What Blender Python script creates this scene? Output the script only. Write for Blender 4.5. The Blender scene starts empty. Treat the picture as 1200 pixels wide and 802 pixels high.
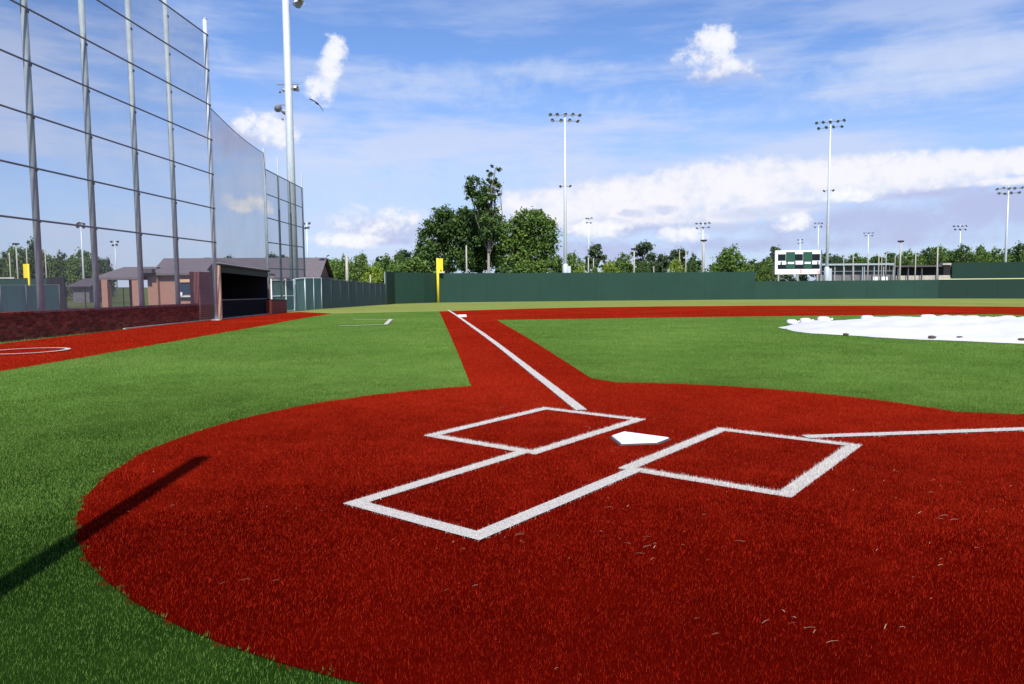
import bpy, math, random
import numpy as np
from mathutils import Vector, Matrix
from mathutils.geometry import delaunay_2d_cdt
random.seed(7); rng = np.random.default_rng(11)
R = math.radians
scene = bpy.context.scene
col = scene.collection

# ------------------------------------------------------------------ camera
CAM = np.array([2.9786, -5.2607, 1.3429])
YAW, PIT, ROLL, FPX = -0.663434, 0.0788930, -0.0082892, 862.70
FW = np.array([math.cos(PIT)*math.sin(YAW), math.cos(PIT)*math.cos(YAW), -math.sin(PIT)])
_r = np.array([math.cos(YAW), -math.sin(YAW), 0.0]); _u = np.cross(_r, FW)
RT = _r*math.cos(ROLL) + _u*math.sin(ROLL)
UP = -_r*math.sin(ROLL) + _u*math.cos(ROLL)
FH = np.array([math.sin(YAW), math.cos(YAW), 0.0])
cd = bpy.data.cameras.new('camera'); co = bpy.data.objects.new('camera', cd); col.objects.link(co)
cd.sensor_width = 36; cd.lens = FPX/1200*36; cd.clip_end = 9000; cd.clip_start = 0.05
co.matrix_world = Matrix(((RT[0], UP[0], -FW[0], CAM[0]), (RT[1], UP[1], -FW[1], CAM[1]),
                          (RT[2], UP[2], -FW[2], CAM[2]), (0, 0, 0, 1)))
scene.camera = co
scene.view_settings.view_transform = 'Standard'; scene.view_settings.look = 'None'
scene.view_settings.exposure = 0.22; scene.view_settings.gamma = 1.0
scene.cycles.max_bounces = 6; scene.cycles.transparent_max_bounces = 24
scene.cycles.diffuse_bounces = 3

# terrain: the field is crowned and drains gently outwards
_rr = np.linspace(0, 140, 1401)
_sl = np.interp(_rr, [0, 8, 14, 24, 40, 95, 125, 140], [0, 0, .0075, .0075, .0148, .0148, 0, 0])
_tt = -np.concatenate([[0], np.cumsum((_sl[1:]+_sl[:-1])/2*0.1)])
def TH(x, y): return float(np.interp(math.hypot(x, y), _rr, _tt))

def ray(px, py): return FW + ((px-600)/FPX)*RT - ((py-401)/FPX)*UP
def G(px, py):                                   # where the line of sight meets the ground
    d = ray(px, py); t = 1.0
    while t < 900:
        q = CAM + d*t
        if q[2] < TH(q[0], q[1]): break
        t *= 1.001
    return Vector((q[0], q[1], TH(q[0], q[1])))
def P(px, d, dz=0):                              # ground point at depth d
    v = ray(px, 333); q = CAM + v*(d/float(v @ FH)); return Vector((q[0], q[1], TH(q[0], q[1])+dz))
def Z(px, py, d):                                # height seen at depth d
    v = ray(px, py); return float(CAM[2] + v[2]*(d/float(v @ FH)))
def depth(p): return float((np.array([p[0], p[1], 0])-np.array([CAM[0], CAM[1], 0])) @ FH)

# ------------------------------------------------------------------ sky and sun
SUN_EL = 47.0
SUNH = np.array([0.655, -0.756])                 # horizontal direction towards the sun
w = bpy.data.worlds.new('World'); scene.world = w; w.use_nodes = True
nt = w.node_tree; nt.nodes.clear(); L = nt.links
def N(t, **k):
    n = nt.nodes.new(t)
    for a, b in k.items(): setattr(n, a, b)
    return n
def put(sock, v):
    if hasattr(v, 'is_output'): L.new(v, sock)
    else: sock.default_value = v
def M(op, a, b=None, c=None, clamp=False):
    n = N('ShaderNodeMath', operation=op); n.use_clamp = clamp
    put(n.inputs[0], a)
    if b is not None: put(n.inputs[1], b)
    if c is not None: put(n.inputs[2], c)
    return n.outputs[0]
def SS(x, lo, hi):
    n = N('ShaderNodeMapRange', interpolation_type='SMOOTHSTEP'); put(n.inputs[0], x)
    n.inputs[1].default_value = lo; n.inputs[2].default_value = hi
    return n.outputs[0]
def MIX(f, a, b):
    n = N('ShaderNodeMix', data_type='RGBA'); n.clamp_factor = True
    put(n.inputs[0], f); put(n.inputs[6], a); put(n.inputs[7], b); return n.outputs[2]
sky = N('ShaderNodeTexSky', sky_type='NISHITA'); sky.sun_disc = False
sky.sun_elevation = R(SUN_EL); sky.sun_rotation = math.atan2(SUNH[0], SUNH[1])
sky.air_density = 1.0; sky.dust_density = 0.6; sky.ozone_density = 2.5
tc = N('ShaderNodeTexCoord'); sep = N('ShaderNodeSeparateXYZ'); L.new(tc.outputs['Generated'], sep.inputs[0])
sx, sy, sz = sep.outputs
az = M('MULTIPLY', M('ARCTAN2', sx, sy), 57.2958)
az = M('SUBTRACT', M('WRAP', M('SUBTRACT', az, math.degrees(YAW)), 180.0, -180.0), 0.0)
el = M('MULTIPLY', M('ARCSINE', M('MINIMUM', sz, 0.9999)), 57.2958)
def azel(px, py):
    v = ray(px, py); v = v/np.linalg.norm(v)
    return math.degrees(math.atan2(v[0], v[1]))-math.degrees(YAW), math.degrees(math.asin(v[2]))
def noise(su, sv, scale, detail, rough, seed, lac=2.0):
    cb = N('ShaderNodeCombineXYZ'); put(cb.inputs[0], M('MULTIPLY', az, su)); put(cb.inputs[1], M('MULTIPLY', el, sv)); cb.inputs[2].default_value = seed
    n = N('ShaderNodeTexNoise'); n.inputs['Scale'].default_value = scale; n.inputs['Detail'].default_value = detail
    n.inputs['Roughness'].default_value = rough; n.inputs['Lacunarity'].default_value = lac
    L.new(cb.outputs[0], n.inputs['Vector']); return n.outputs['Fac']
nz_f = noise(1, 1.25, 0.42, 9, 0.62, 3.1)             # billows
nz_m = noise(.8, 1.5, 0.16, 5, 0.55, 9.7)
nz_s = noise(.35, 2.1, 0.20, 7, 0.60, 21.3)           # streaks
nz_s2 = noise(.5, 1.6, 0.10, 6, 0.55, 44.9)
nz_ff = noise(1, 1.15, 1.15, 7, 0.6, 5.5)
bill = M('ADD', M('SUBTRACT', nz_f, 0.5), M('MULTIPLY', M('SUBTRACT', nz_ff, 0.5), 0.55)); bm_ = M('SUBTRACT', nz_m, 0.5); st = M('SUBTRACT', nz_s, 0.5)
# gradient of the clear sky: Nishita, milkier towards the horizon
base = N('ShaderNodeMix', data_type='RGBA', blend_type='MULTIPLY'); base.inputs[0].default_value = 1
L.new(sky.outputs[0], base.inputs[6]); base.inputs[7].default_value = (0.66, 0.785, 1.04, 1)
hz1 = M('MULTIPLY', SS(M('ADD', el, M('MULTIPLY', st, 6.0)), 17.0, 0.0), 0.62)
skyc = MIX(hz1, base.outputs[2], (3.25, 3.85, 5.6, 1))
# thin streaky cloud everywhere, densest between 5 and 20 degrees
thin = M('MULTIPLY', SS(M('ADD', M('MULTIPLY', nz_s, 0.65), M('MULTIPLY', nz_s2, 0.45)), 0.47, 0.68), SS(el, 27.0, 11.0))
skyc = MIX(M('MULTIPLY', thin, 0.78), skyc, (3.95, 4.4, 5.75, 1))
# one blob per cloud of the photograph: (px, py, rx, ry, weight, kind)
def cloud_field(blobs, amp_f, amp_m, hard):
    acc = None
    for (px, py, rx, ry, wgt) in blobs:
        a0, e0 = azel(px, py); k = 57.2958/FPX
        du = M('MULTIPLY', M('SUBTRACT', az, a0), 1/(rx*k)); dv = M('MULTIPLY', M('SUBTRACT', el, e0), 1/(ry*k))
        q = M('SUBTRACT', 1.0, M('ADD', M('MULTIPLY', du, du), M('MULTIPLY', dv, dv)))
        q = M('MULTIPLY', M('MAXIMUM', q, -1.5), wgt)
        acc = q if acc is None else M('SMOOTH_MAX', acc, q, 0.35)
    acc = M('ADD', acc, M('ADD', M('MULTIPLY', bill, amp_f), M('MULTIPLY', bm_, amp_m)))
    return SS(acc, 0.0, hard), acc
shade, _ = cloud_field([(760, 262, 150, 20, 1), (1000, 262, 190, 26, 1), (1180, 240, 120, 26, 1), (455, 268, 60, 18, 1), (700, 296, 180, 18, 1), (850, 88, 44, 14, .7), (275, 165, 60, 25, .9), (640, 262, 90, 12, .9), (900, 285, 250, 12, .9), (445, 282, 60, 8, 1), (780, 250, 40, 6, 1.1), (1090, 226, 90, 10, 1)], 1.6, 1.3, 1.1)
skyc = MIX(M('MULTIPLY', shade, 0.88), skyc, (3.0, 3.3, 4.95, 1))
hazew, _ = cloud_field([(420, 212, 300, 50, 1.3), (640, 195, 120, 18, 1.0), (640, 85, 120, 16, .8), (1080, 85, 190, 32, .9), (520, 100, 150, 30, .8), (720, 125, 90, 22, .8), (200, 60, 70, 60, .5), (930, 130, 200, 14, .7)], 1.7, 1.4, 1.6)
skyc = MIX(M('MULTIPLY', hazew, 0.55), skyc, (4.0, 4.6, 5.85, 1))
bank, acc = cloud_field([(655, 245, 90, 28, 1.1), (750, 235, 130, 34, 1.2), (870, 218, 150, 34, 1.25), (1010, 205, 170, 25, 1.25), (1150, 192, 170, 16, 1.2), (830, 250, 150, 18, .9), (1190, 212, 70, 5, .8)], 1.55, 0.9, 0.75)
bcol = MIX(SS(M('ADD', acc, M('MULTIPLY', bill, 1.6)), 0.15, 1.35), (4.75, 5.0, 5.85, 1), (5.9, 5.8, 6.15, 1))
skyc = MIX(M('MULTIPLY', bank, 0.95), skyc, bcol)
gaps, _ = cloud_field([(775, 246, 26, 7, .8), (748, 250, 22, 6, .75), (700, 262, 40, 7, .8), (880, 250, 60, 9, 1), (840, 268, 80, 8, .9), (940, 240, 40, 6, .9), (640, 275, 60, 8, .9)], 3.2, 1.2, 1.0)
skyc = MIX(M('MULTIPLY', gaps, 0.72), skyc, (3.45, 3.95, 5.4, 1))
puff, acc2 = cloud_field([(394, 58, 17, 19, 1), (388, 78, 20, 18, 1), (372, 106, 25, 18, .95), (300, 146, 30, 18, 1), (325, 158, 32, 18, 1), (836, 50, 30, 21, 1.1), (826, 66, 42, 13, .7), (852, 80, 36, 14, .5), (446, 260, 62, 20, .8), (412, 282, 55, 12, .8), (932, 260, 30, 13, 1), (700, 268, 45, 13, .9), (800, 275, 40, 13, .9), (990, 228, 70, 10, .8), (290, 240, 30, 14, .8)], 2.7, 1.0, .8)
skyc = MIX(M('MULTIPLY', puff, 0.9), skyc, MIX(SS(acc2, 0.1, 1.3), (4.7, 5.0, 5.9, 1), (6.3, 6.3, 6.4, 1)))
bg = N('ShaderNodeBackground'); bg.inputs['Strength'].default_value = 0.14
L.new(skyc, bg.inputs['Color']); wo = N('ShaderNodeOutputWorld'); L.new(bg.outputs[0], wo.inputs['Surface'])

sd = bpy.data.lights.new('sun', 'SUN'); so = bpy.data.objects.new('sun', sd); col.objects.link(so)
sd.energy = 5.0; sd.angle = R(0.53); sd.color = (1.0, 0.95, 0.87)
_sv = Vector((SUNH[0]*math.cos(R(SUN_EL)), SUNH[1]*math.cos(R(SUN_EL)), math.sin(R(SUN_EL))))
so.rotation_euler = _sv.to_track_quat('Z', 'Y').to_euler(); so.location = (40, -50, 60)

# ------------------------------------------------------------------ materials
def mat(name, c, rough=0.8, var=0.0, scale=5.0, metal=0.0, spec=0.3, c2=None, bump=0.0, bscale=40.0, island=None, stretch=None):
    m = bpy.data.materials.new(name); m.use_nodes = True; t = m.node_tree; b = t.nodes['Principled BSDF']
    b.inputs['Roughness'].default_value = rough; b.inputs['Metallic'].default_value = metal
    b.inputs['Specular IOR Level'].default_value = spec
    b.inputs['Base Color'].default_value = (*c, 1)
    vec = None
    if var or c2 or bump:
        co_ = t.nodes.new('ShaderNodeTexCoord'); mp = t.nodes.new('ShaderNodeMapping')
        g = t.nodes.new('ShaderNodeNewGeometry'); t.links.new(g.outputs['Position'], mp.inputs['Vector'])
        if stretch: mp.inputs['Scale'].default_value = stretch
        vec = mp.outputs[0]
    if var or c2:
        n = t.nodes.new('ShaderNodeTexNoise'); n.inputs['Scale'].default_value = scale; n.inputs['Detail'].default_value = 6
        n.inputs['Roughness'].default_value = 0.65; t.links.new(vec, n.inputs['Vector'])
        rp = t.nodes.new('ShaderNodeValToRGB'); rp.color_ramp.elements[0].position = 0.3; rp.color_ramp.elements[1].position = 0.7
        a = c2 if c2 else tuple(x*(1-var) for x in c)
        bb = c if c2 else tuple(x*(1+var) for x in c)
        rp.color_ramp.elements[0].color = (*a, 1); rp.color_ramp.elements[1].color = (*bb, 1)
        t.links.new(n.outputs['Fac'], rp.inputs[0]); out = rp.outputs[0]
        t.links.new(out, b.inputs['Base Color'])
    if island:
        g2 = t.nodes.new('ShaderNodeNewGeometry'); rp = t.nodes.new('ShaderNodeValToRGB')
        els = rp.color_ramp.elements
        for i, cc in enumerate(island):
            e = els[i] if i < 2 else els.new(1.0)
            e.color = (*cc, 1)
        for i in range(len(island)): els[i].position = i/(len(island)-1)
        t.links.new(g2.outputs['Random Per Island'], rp.inputs[0]); t.links.new(rp.outputs[0], b.inputs['Base Color'])
    if bump:
        n = t.nodes.new('ShaderNodeTexNoise'); n.inputs['Scale'].default_value = bscale; n.inputs['Detail'].default_value = 5
        t.links.new(vec, n.inputs['Vector']); bp = t.nodes.new('ShaderNodeBump'); bp.inputs['Strength'].default_value = bump
        bp.inputs['Distance'].default_value = 0.02
        t.links.new(n.outputs['Fac'], bp.inputs['Height']); t.links.new(bp.outputs[0], b.inputs['Normal'])
    return m

def turf_mat(name, dark, mid, light, fine, patch, near_shade=None, centre=(1.8, -4.2), r0=3.5, r1=10.0):
    """turf colour: pile-scale grain over broad brushed patches; near_shade = tones darkened before the camera, shade and infill between fibres painted in"""
    m = bpy.data.materials.new(name); m.use_nodes = True; t = m.node_tree; b = t.nodes['Principled BSDF']
    b.inputs['Roughness'].default_value = 0.95; b.inputs['Specular IOR Level'].default_value = 0.0
    g = t.nodes.new('ShaderNodeNewGeometry')
    def nz(s, d, r):
        n = t.nodes.new('ShaderNodeTexNoise'); n.inputs['Scale'].default_value = s; n.inputs['Detail'].default_value = d; n.inputs['Roughness'].default_value = r
        t.links.new(g.outputs['Position'], n.inputs['Vector']); return n.outputs['Fac']
    def mm(op, a, c):
        n = t.nodes.new('ShaderNodeMath'); n.operation = op
        for i, v in enumerate((a, c)):
            if hasattr(v, 'is_output'): t.links.new(v, n.inputs[i])
            else: n.inputs[i].default_value = v
        return n.outputs[0]
    f = nz(fine, 8, 0.75); p = nz(patch, 5, 0.55); p2 = nz(patch*7, 4, 0.6)
    v = mm('ADD', mm('MULTIPLY', f, 0.42), mm('ADD', mm('MULTIPLY', p, 0.40), mm('MULTIPLY', p2, 0.24)))
    def ramp(cols):
        rp = t.nodes.new('ShaderNodeValToRGB'); e = rp.color_ramp.elements
        e[0].position = 0.36; e[0].color = (*cols[0], 1); e[1].position = 0.70; e[1].color = (*cols[2], 1)
        k = e.new(0.52); k.color = (*cols[1], 1); t.links.new(v, rp.inputs[0]); return rp.outputs[0]
    out = ramp((dark, mid, light))
    if near_shade:
        o2 = ramp(near_shade); ds = t.nodes.new('ShaderNodeVectorMath'); ds.operation = 'DISTANCE'; ds.inputs[1].default_value = (*centre, 0)
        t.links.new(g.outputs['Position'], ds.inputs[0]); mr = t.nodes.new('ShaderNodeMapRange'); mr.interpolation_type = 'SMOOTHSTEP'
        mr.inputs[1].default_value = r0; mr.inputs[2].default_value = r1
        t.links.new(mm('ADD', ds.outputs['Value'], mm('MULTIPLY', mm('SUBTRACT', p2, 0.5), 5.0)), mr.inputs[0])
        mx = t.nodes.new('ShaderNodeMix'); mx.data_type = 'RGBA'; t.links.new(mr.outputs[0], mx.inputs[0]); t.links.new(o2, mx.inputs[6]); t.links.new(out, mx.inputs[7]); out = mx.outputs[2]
    t.links.new(out, b.inputs['Base Color'])
    bp = t.nodes.new('ShaderNodeBump'); bp.inputs['Strength'].default_value = 0.5; bp.inputs['Distance'].default_value = 0.03
    t.links.new(f, bp.inputs['Height']); t.links.new(bp.outputs[0], b.inputs['Normal'])
    return m

def net_mat(name, c, opac):
    m = bpy.data.materials.new(name); m.use_nodes = True; t = m.node_tree; t.nodes.clear()
    o = t.nodes.new('ShaderNodeOutputMaterial'); mx = t.nodes.new('ShaderNodeMixShader')
    tr = t.nodes.new('ShaderNodeBsdfTransparent'); d = t.nodes.new('ShaderNodeBsdfDiffuse'); d.inputs['Color'].default_value = (*c, 1)
    g = t.nodes.new('ShaderNodeNewGeometry'); n = t.nodes.new('ShaderNodeTexNoise'); n.inputs['Scale'].default_value = 0.5
    t.links.new(g.outputs['Position'], n.inputs['Vector'])
    mr = t.nodes.new('ShaderNodeMapRange'); mr.inputs[1].default_value = .3; mr.inputs[2].default_value = .7
    mr.inputs[3].default_value = opac*0.93; mr.inputs[4].default_value = opac*1.07
    t.links.new(n.outputs['Fac'], mr.inputs[0]); t.links.new(mr.outputs[0], mx.inputs[0])
    t.links.new(tr.outputs[0], mx.inputs[1]); t.links.new(d.outputs[0], mx.inputs[2]); t.links.new(mx.outputs[0], o.inputs['Surface'])
    return m

def brick_mat(name, c1, c2, mortar, axis):
    """brickwork for walls too far away to tell single bricks; axis = unit vector along the wall"""
    m = bpy.data.materials.new(name); m.use_nodes = True; t = m.node_tree; b = t.nodes['Principled BSDF']; b.inputs['Roughness'].default_value = .9
    g = t.nodes.new('ShaderNodeNewGeometry'); dt = t.nodes.new('ShaderNodeVectorMath'); dt.operation = 'DOT_PRODUCT'
    dt.inputs[1].default_value = (axis[0], axis[1], 0); t.links.new(g.outputs['Position'], dt.inputs[0])
    sp = t.nodes.new('ShaderNodeSeparateXYZ'); t.links.new(g.outputs['Position'], sp.inputs[0])
    cb = t.nodes.new('ShaderNodeCombineXYZ'); t.links.new(dt.outputs['Value'], cb.inputs[0]); t.links.new(sp.outputs[2], cb.inputs[1])
    br = t.nodes.new('ShaderNodeTexBrick'); br.inputs['Scale'].default_value = 1.0; br.inputs['Brick Width'].default_value = .22; br.inputs['Row Height'].default_value = .085
    br.inputs['Mortar Size'].default_value = .012; br.inputs['Color1'].default_value = (*c1, 1); br.inputs['Color2'].default_value = (*c2, 1); br.inputs['Mortar'].default_value = (*mortar, 1)
    t.links.new(cb.outputs[0], br.inputs['Vector']); t.links.new(br.outputs['Color'], b.inputs['Base Color'])
    return m

MT = {}
MT['red'] = turf_mat('red_turf', (0.15, 0.006, 0.002), (0.24, 0.013, 0.004), (0.33, 0.024, 0.008), 55, 0.35)
MT['green'] = turf_mat('green_turf', (0.035, 0.080, 0.012), (0.078, 0.150, 0.024), (0.130, 0.205, 0.042), 55, 0.22)
RED3 = ((0.15, 0.006, 0.002), (0.24, 0.013, 0.004), (0.33, 0.024, 0.008)); GRN3 = ((0.040, 0.090, 0.015), (0.090, 0.168, 0.030), (0.165, 0.250, 0.060))
MT['red_near_shade'] = turf_mat('red_turf_near_shade', *RED3, 60, 0.35, near_shade=((0.030, 0.001, 0.0005), (0.070, 0.0015, 0.0007), (0.125, 0.003, 0.001)), r0=2.5, r1=8.0)  # camera-side darkening painted into the circle's red
MT['green_near_shade'] = turf_mat('green_turf_near_shade', *GRN3, 60, 0.22, near_shade=((0.004, 0.014, 0.002), (0.011, 0.030, 0.004), (0.026, 0.058, 0.008)), r0=3.0, r1=11.0)  # same foreground shade painted into the green
MT['outgrass'] = turf_mat('outfield_grass', (0.13, 0.165, 0.035), (0.20, 0.235, 0.06), (0.27, 0.285, 0.085), 8, 0.08)
MT['rough'] = turf_mat('rough_ground', (0.05, 0.09, 0.025), (0.10, 0.13, 0.04), (0.20, 0.19, 0.09), 2, 0.04)
MT['chalk'] = mat('white_turf', (0.58, 0.54, 0.49), 0.9, var=0.5, scale=110, bump=.9, bscale=120)
MT['blade_red'] = mat('red_turf_fibre', (0.3, .02, .007), 0.8, spec=0.08, island=[(0.14, .003, .001), (0.22, .007, .002), (0.31, .013, .004), (0.41, .030, .012)])
MT['blade_green'] = mat('green_turf_fibre', (0.06, .15, .03), 0.8, spec=0.08, island=[(0.046, .108, .014), (0.078, .160, .025), (0.112, .205, .036), (0.165, .255, .06)])
MT['blade_white'] = mat('white_turf_fibre', (0.7, .7, .7), 0.6, island=[(0.38, .35, .33), (0.58, .54, .49), (0.78, .73, .67)])
for k_, lo_, hi_ in (('blade_red', .72, 1.2), ('blade_green', .60, 1.42)):
    t_ = MT[k_].node_tree; b_ = t_.nodes['Principled BSDF']; src_ = b_.inputs['Base Color'].links[0].from_socket
    g_ = t_.nodes.new('ShaderNodeNewGeometry'); n_ = t_.nodes.new('ShaderNodeTexNoise'); n_.inputs['Scale'].default_value = .28; n_.inputs['Detail'].default_value = 7; n_.inputs['Roughness'].default_value = .7
    t_.links.new(g_.outputs['Position'], n_.inputs['Vector']); r_ = t_.nodes.new('ShaderNodeMapRange'); r_.inputs[1].default_value = .3; r_.inputs[2].default_value = .7; r_.inputs[3].default_value = lo_; r_.inputs[4].default_value = hi_
    t_.links.new(n_.outputs['Fac'], r_.inputs[0]); m_ = t_.nodes.new('ShaderNodeVectorMath'); m_.operation = 'SCALE'; t_.links.new(src_, m_.inputs[0]); t_.links.new(r_.outputs[0], m_.inputs['Scale']); t_.links.new(m_.outputs[0], b_.inputs['Base Color']); b_.inputs['Specular IOR Level'].default_value = 0.02
MT['straw'] = mat('dry_clipping', (0.55, .42, .26), 0.8, island=[(0.22, .10, .05), (0.38, .25, .15), (0.52, .42, .3)])
MT['plate'] = mat('white_rubber', (0.82, .83, .83), 0.55, var=.04, scale=20)
MT['plate_edge'] = mat('black_rubber', (0.06, .055, .055), 0.6, var=.2, scale=30)
MT['tarp'] = mat('white_vinyl', (0.66, .65, .67), 0.5, var=.07, scale=.9, bump=.8, bscale=1.3)
MT['galv'] = mat('galvanised_steel', (0.33, .385, .41), 0.5, var=.15, scale=3)
MT['galv_l'] = mat('pale_galvanised_steel', (0.55, .60, .63), 0.45, var=.08, scale=2, metal=.15)
MT['cable'] = mat('dark_rail_steel', (0.10, .11, .125), 0.5, var=.2, scale=2)
MT['net'] = net_mat('netting', (0.25, .235, .30), .25)
MT['net_d'] = net_mat('dense_netting', (0.16, .155, .21), .38)
MT['net_b'] = net_mat('backstop_netting', (0.05, .05, .06), .50)
MT['wallbrick'] = mat('dark_red_brick', (0.22, .05, .035), 0.9, island=[(0.11, .016, .010), (0.18, .028, .016), (0.26, .052, .032)])
MT['mortar'] = mat('mortar', (0.20, .14, .12), 0.95, var=.15, scale=8)
MT['concrete'] = mat('concrete', (0.42, .39, .33), 0.9, var=.15, scale=2.5)
MT['fenceg'] = mat('green_fence_vinyl', (0.016, .050, .036), 0.65, var=.10, scale=.25, spec=.25)
MT['fenceg2'] = mat('dark_and_shaded_fence_vinyl', (0.011, .036, .025), 0.65, var=.10, scale=.3, spec=.25)  # dark green; on the outfield wall it paints in the turned panels' shade
MT['fencegl'] = mat('faded_green_fence_vinyl', (0.022, .062, .040), 0.65, var=.10, scale=.25, spec=.25)
MT['screen'] = mat('blue_green_windscreen', (0.045, .070, .078), 0.8, var=.25, scale=1.2, stretch=(1, 1, .15))
MT['screenl'] = mat('pale_teal_windscreen', (0.12, .20, .20), 0.8, var=.2, scale=1.4, stretch=(1, 1, .2))
MT['screend'] = mat('dark_teal_windscreen', (0.018, .045, .052), 0.8, var=.3, scale=.9, stretch=(1, 1, .2))
MT['black'] = mat('black_vinyl', (0.015, .016, .017), 0.7, var=.2)
MT['yellow'] = mat('yellow_paint', (0.80, .62, .03), 0.5, var=.05)
MT['capy'] = mat('pale_yellow_cap', (0.62, .58, .30), 0.6, var=.08)
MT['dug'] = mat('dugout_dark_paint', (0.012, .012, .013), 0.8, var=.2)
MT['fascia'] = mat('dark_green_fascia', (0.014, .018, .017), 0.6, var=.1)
MT['beige'] = mat('beige_trim', (0.55, .36, .24), 0.8, var=.1)
MT['shingle'] = mat('grey_shingles', (0.135, .115, .122), 0.9, var=.22, scale=3, stretch=(.6, .6, 5))
MT['shingle2'] = mat('dark_grey_shingles', (0.085, .072, .078), 0.9, var=.22, scale=3, stretch=(.6, .6, 5))
MT['glass'] = mat('dark_window_glass', (0.02, .04, .07), 0.12, spec=.6)
MT['white'] = mat('white_paint', (0.80, .80, .79), 0.55, var=.03)
MT['sbgreen'] = mat('scoreboard_green', (0.022, .085, .055), 0.5, var=.06)
MT['sbdark'] = mat('scoreboard_black', (0.008, .014, .016), 0.35)
MT['pink'] = mat('pink_emblem', (0.72, .42, .42), 0.6)
MT['lamp'] = mat('floodlight_housing', (0.26, .26, .30), 0.5, var=.2, metal=.2)
MT['farlamp'] = mat('hazed_floodlight_housing', (0.42, .43, .48), 0.6)  # distance haze mixed into the colour of the far heads
MT['lampw'] = mat('floodlight_reflector', (0.75, .76, .78), 0.3, metal=.2)
MT['bark'] = mat('bark', (0.16, .13, .10), 0.95, var=.35, scale=3, stretch=(3, 3, .5))
MT['barkp'] = mat('pale_bark', (0.34, .30, .25), 0.95, var=.25, scale=3, stretch=(3, 3, .5))
MT['bird'] = mat('dark_feathers', (0.03, .026, .024), 0.8, var=.3, scale=8)
MT['redbox'] = mat('maroon_padding', (0.16, .035, .025), 0.7, var=.1)
MT['stand'] = mat('grey_stand_mesh', (0.16, .15, .16), 0.8, var=.3, scale=1.5)
MT['standl'] = mat('pale_stand_wall', (0.42, .38, .33), 0.85, var=.2, scale=1)
def leafmat(name, cols):
    m = mat(name, cols[1], 0.6, spec=.2, island=cols); t = m.node_tree; b = t.nodes['Principled BSDF']; o = t.nodes['Material Output']
    tr = t.nodes.new('ShaderNodeBsdfTranslucent'); mx = t.nodes.new('ShaderNodeMixShader'); mx.inputs[0].default_value = .25
    src = b.inputs['Base Color'].links[0].from_socket; t.links.new(src, tr.inputs['Color'])
    t.links.new(b.outputs[0], mx.inputs[1]); t.links.new(tr.outputs[0], mx.inputs[2]); t.links.new(mx.outputs[0], o.inputs['Surface']); return m
MT['leaf_dark'] = leafmat('dark_oak_leaves', [(0.019, 0.046, 0.016), (0.043, 0.093, 0.022), (0.078, 0.147, 0.031), (0.139, 0.202, 0.046)])
MT['leaf_mid'] = leafmat('green_leaves', [(0.035, 0.079, 0.018), (0.079, 0.149, 0.026), (0.131, 0.219, 0.038), (0.21, 0.298, 0.07)])
MT['leaf_lite'] = leafmat('yellow_green_leaves', [(0.072, 0.128, 0.016), (0.16, 0.24, 0.022), (0.256, 0.336, 0.032), (0.352, 0.416, 0.08)])
MT['leaf_pine'] = leafmat('pine_needles', [(0.027, 0.048, 0.024), (0.048, 0.083, 0.039), (0.083, 0.128, 0.057), (0.128, 0.173, 0.083)])

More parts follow.
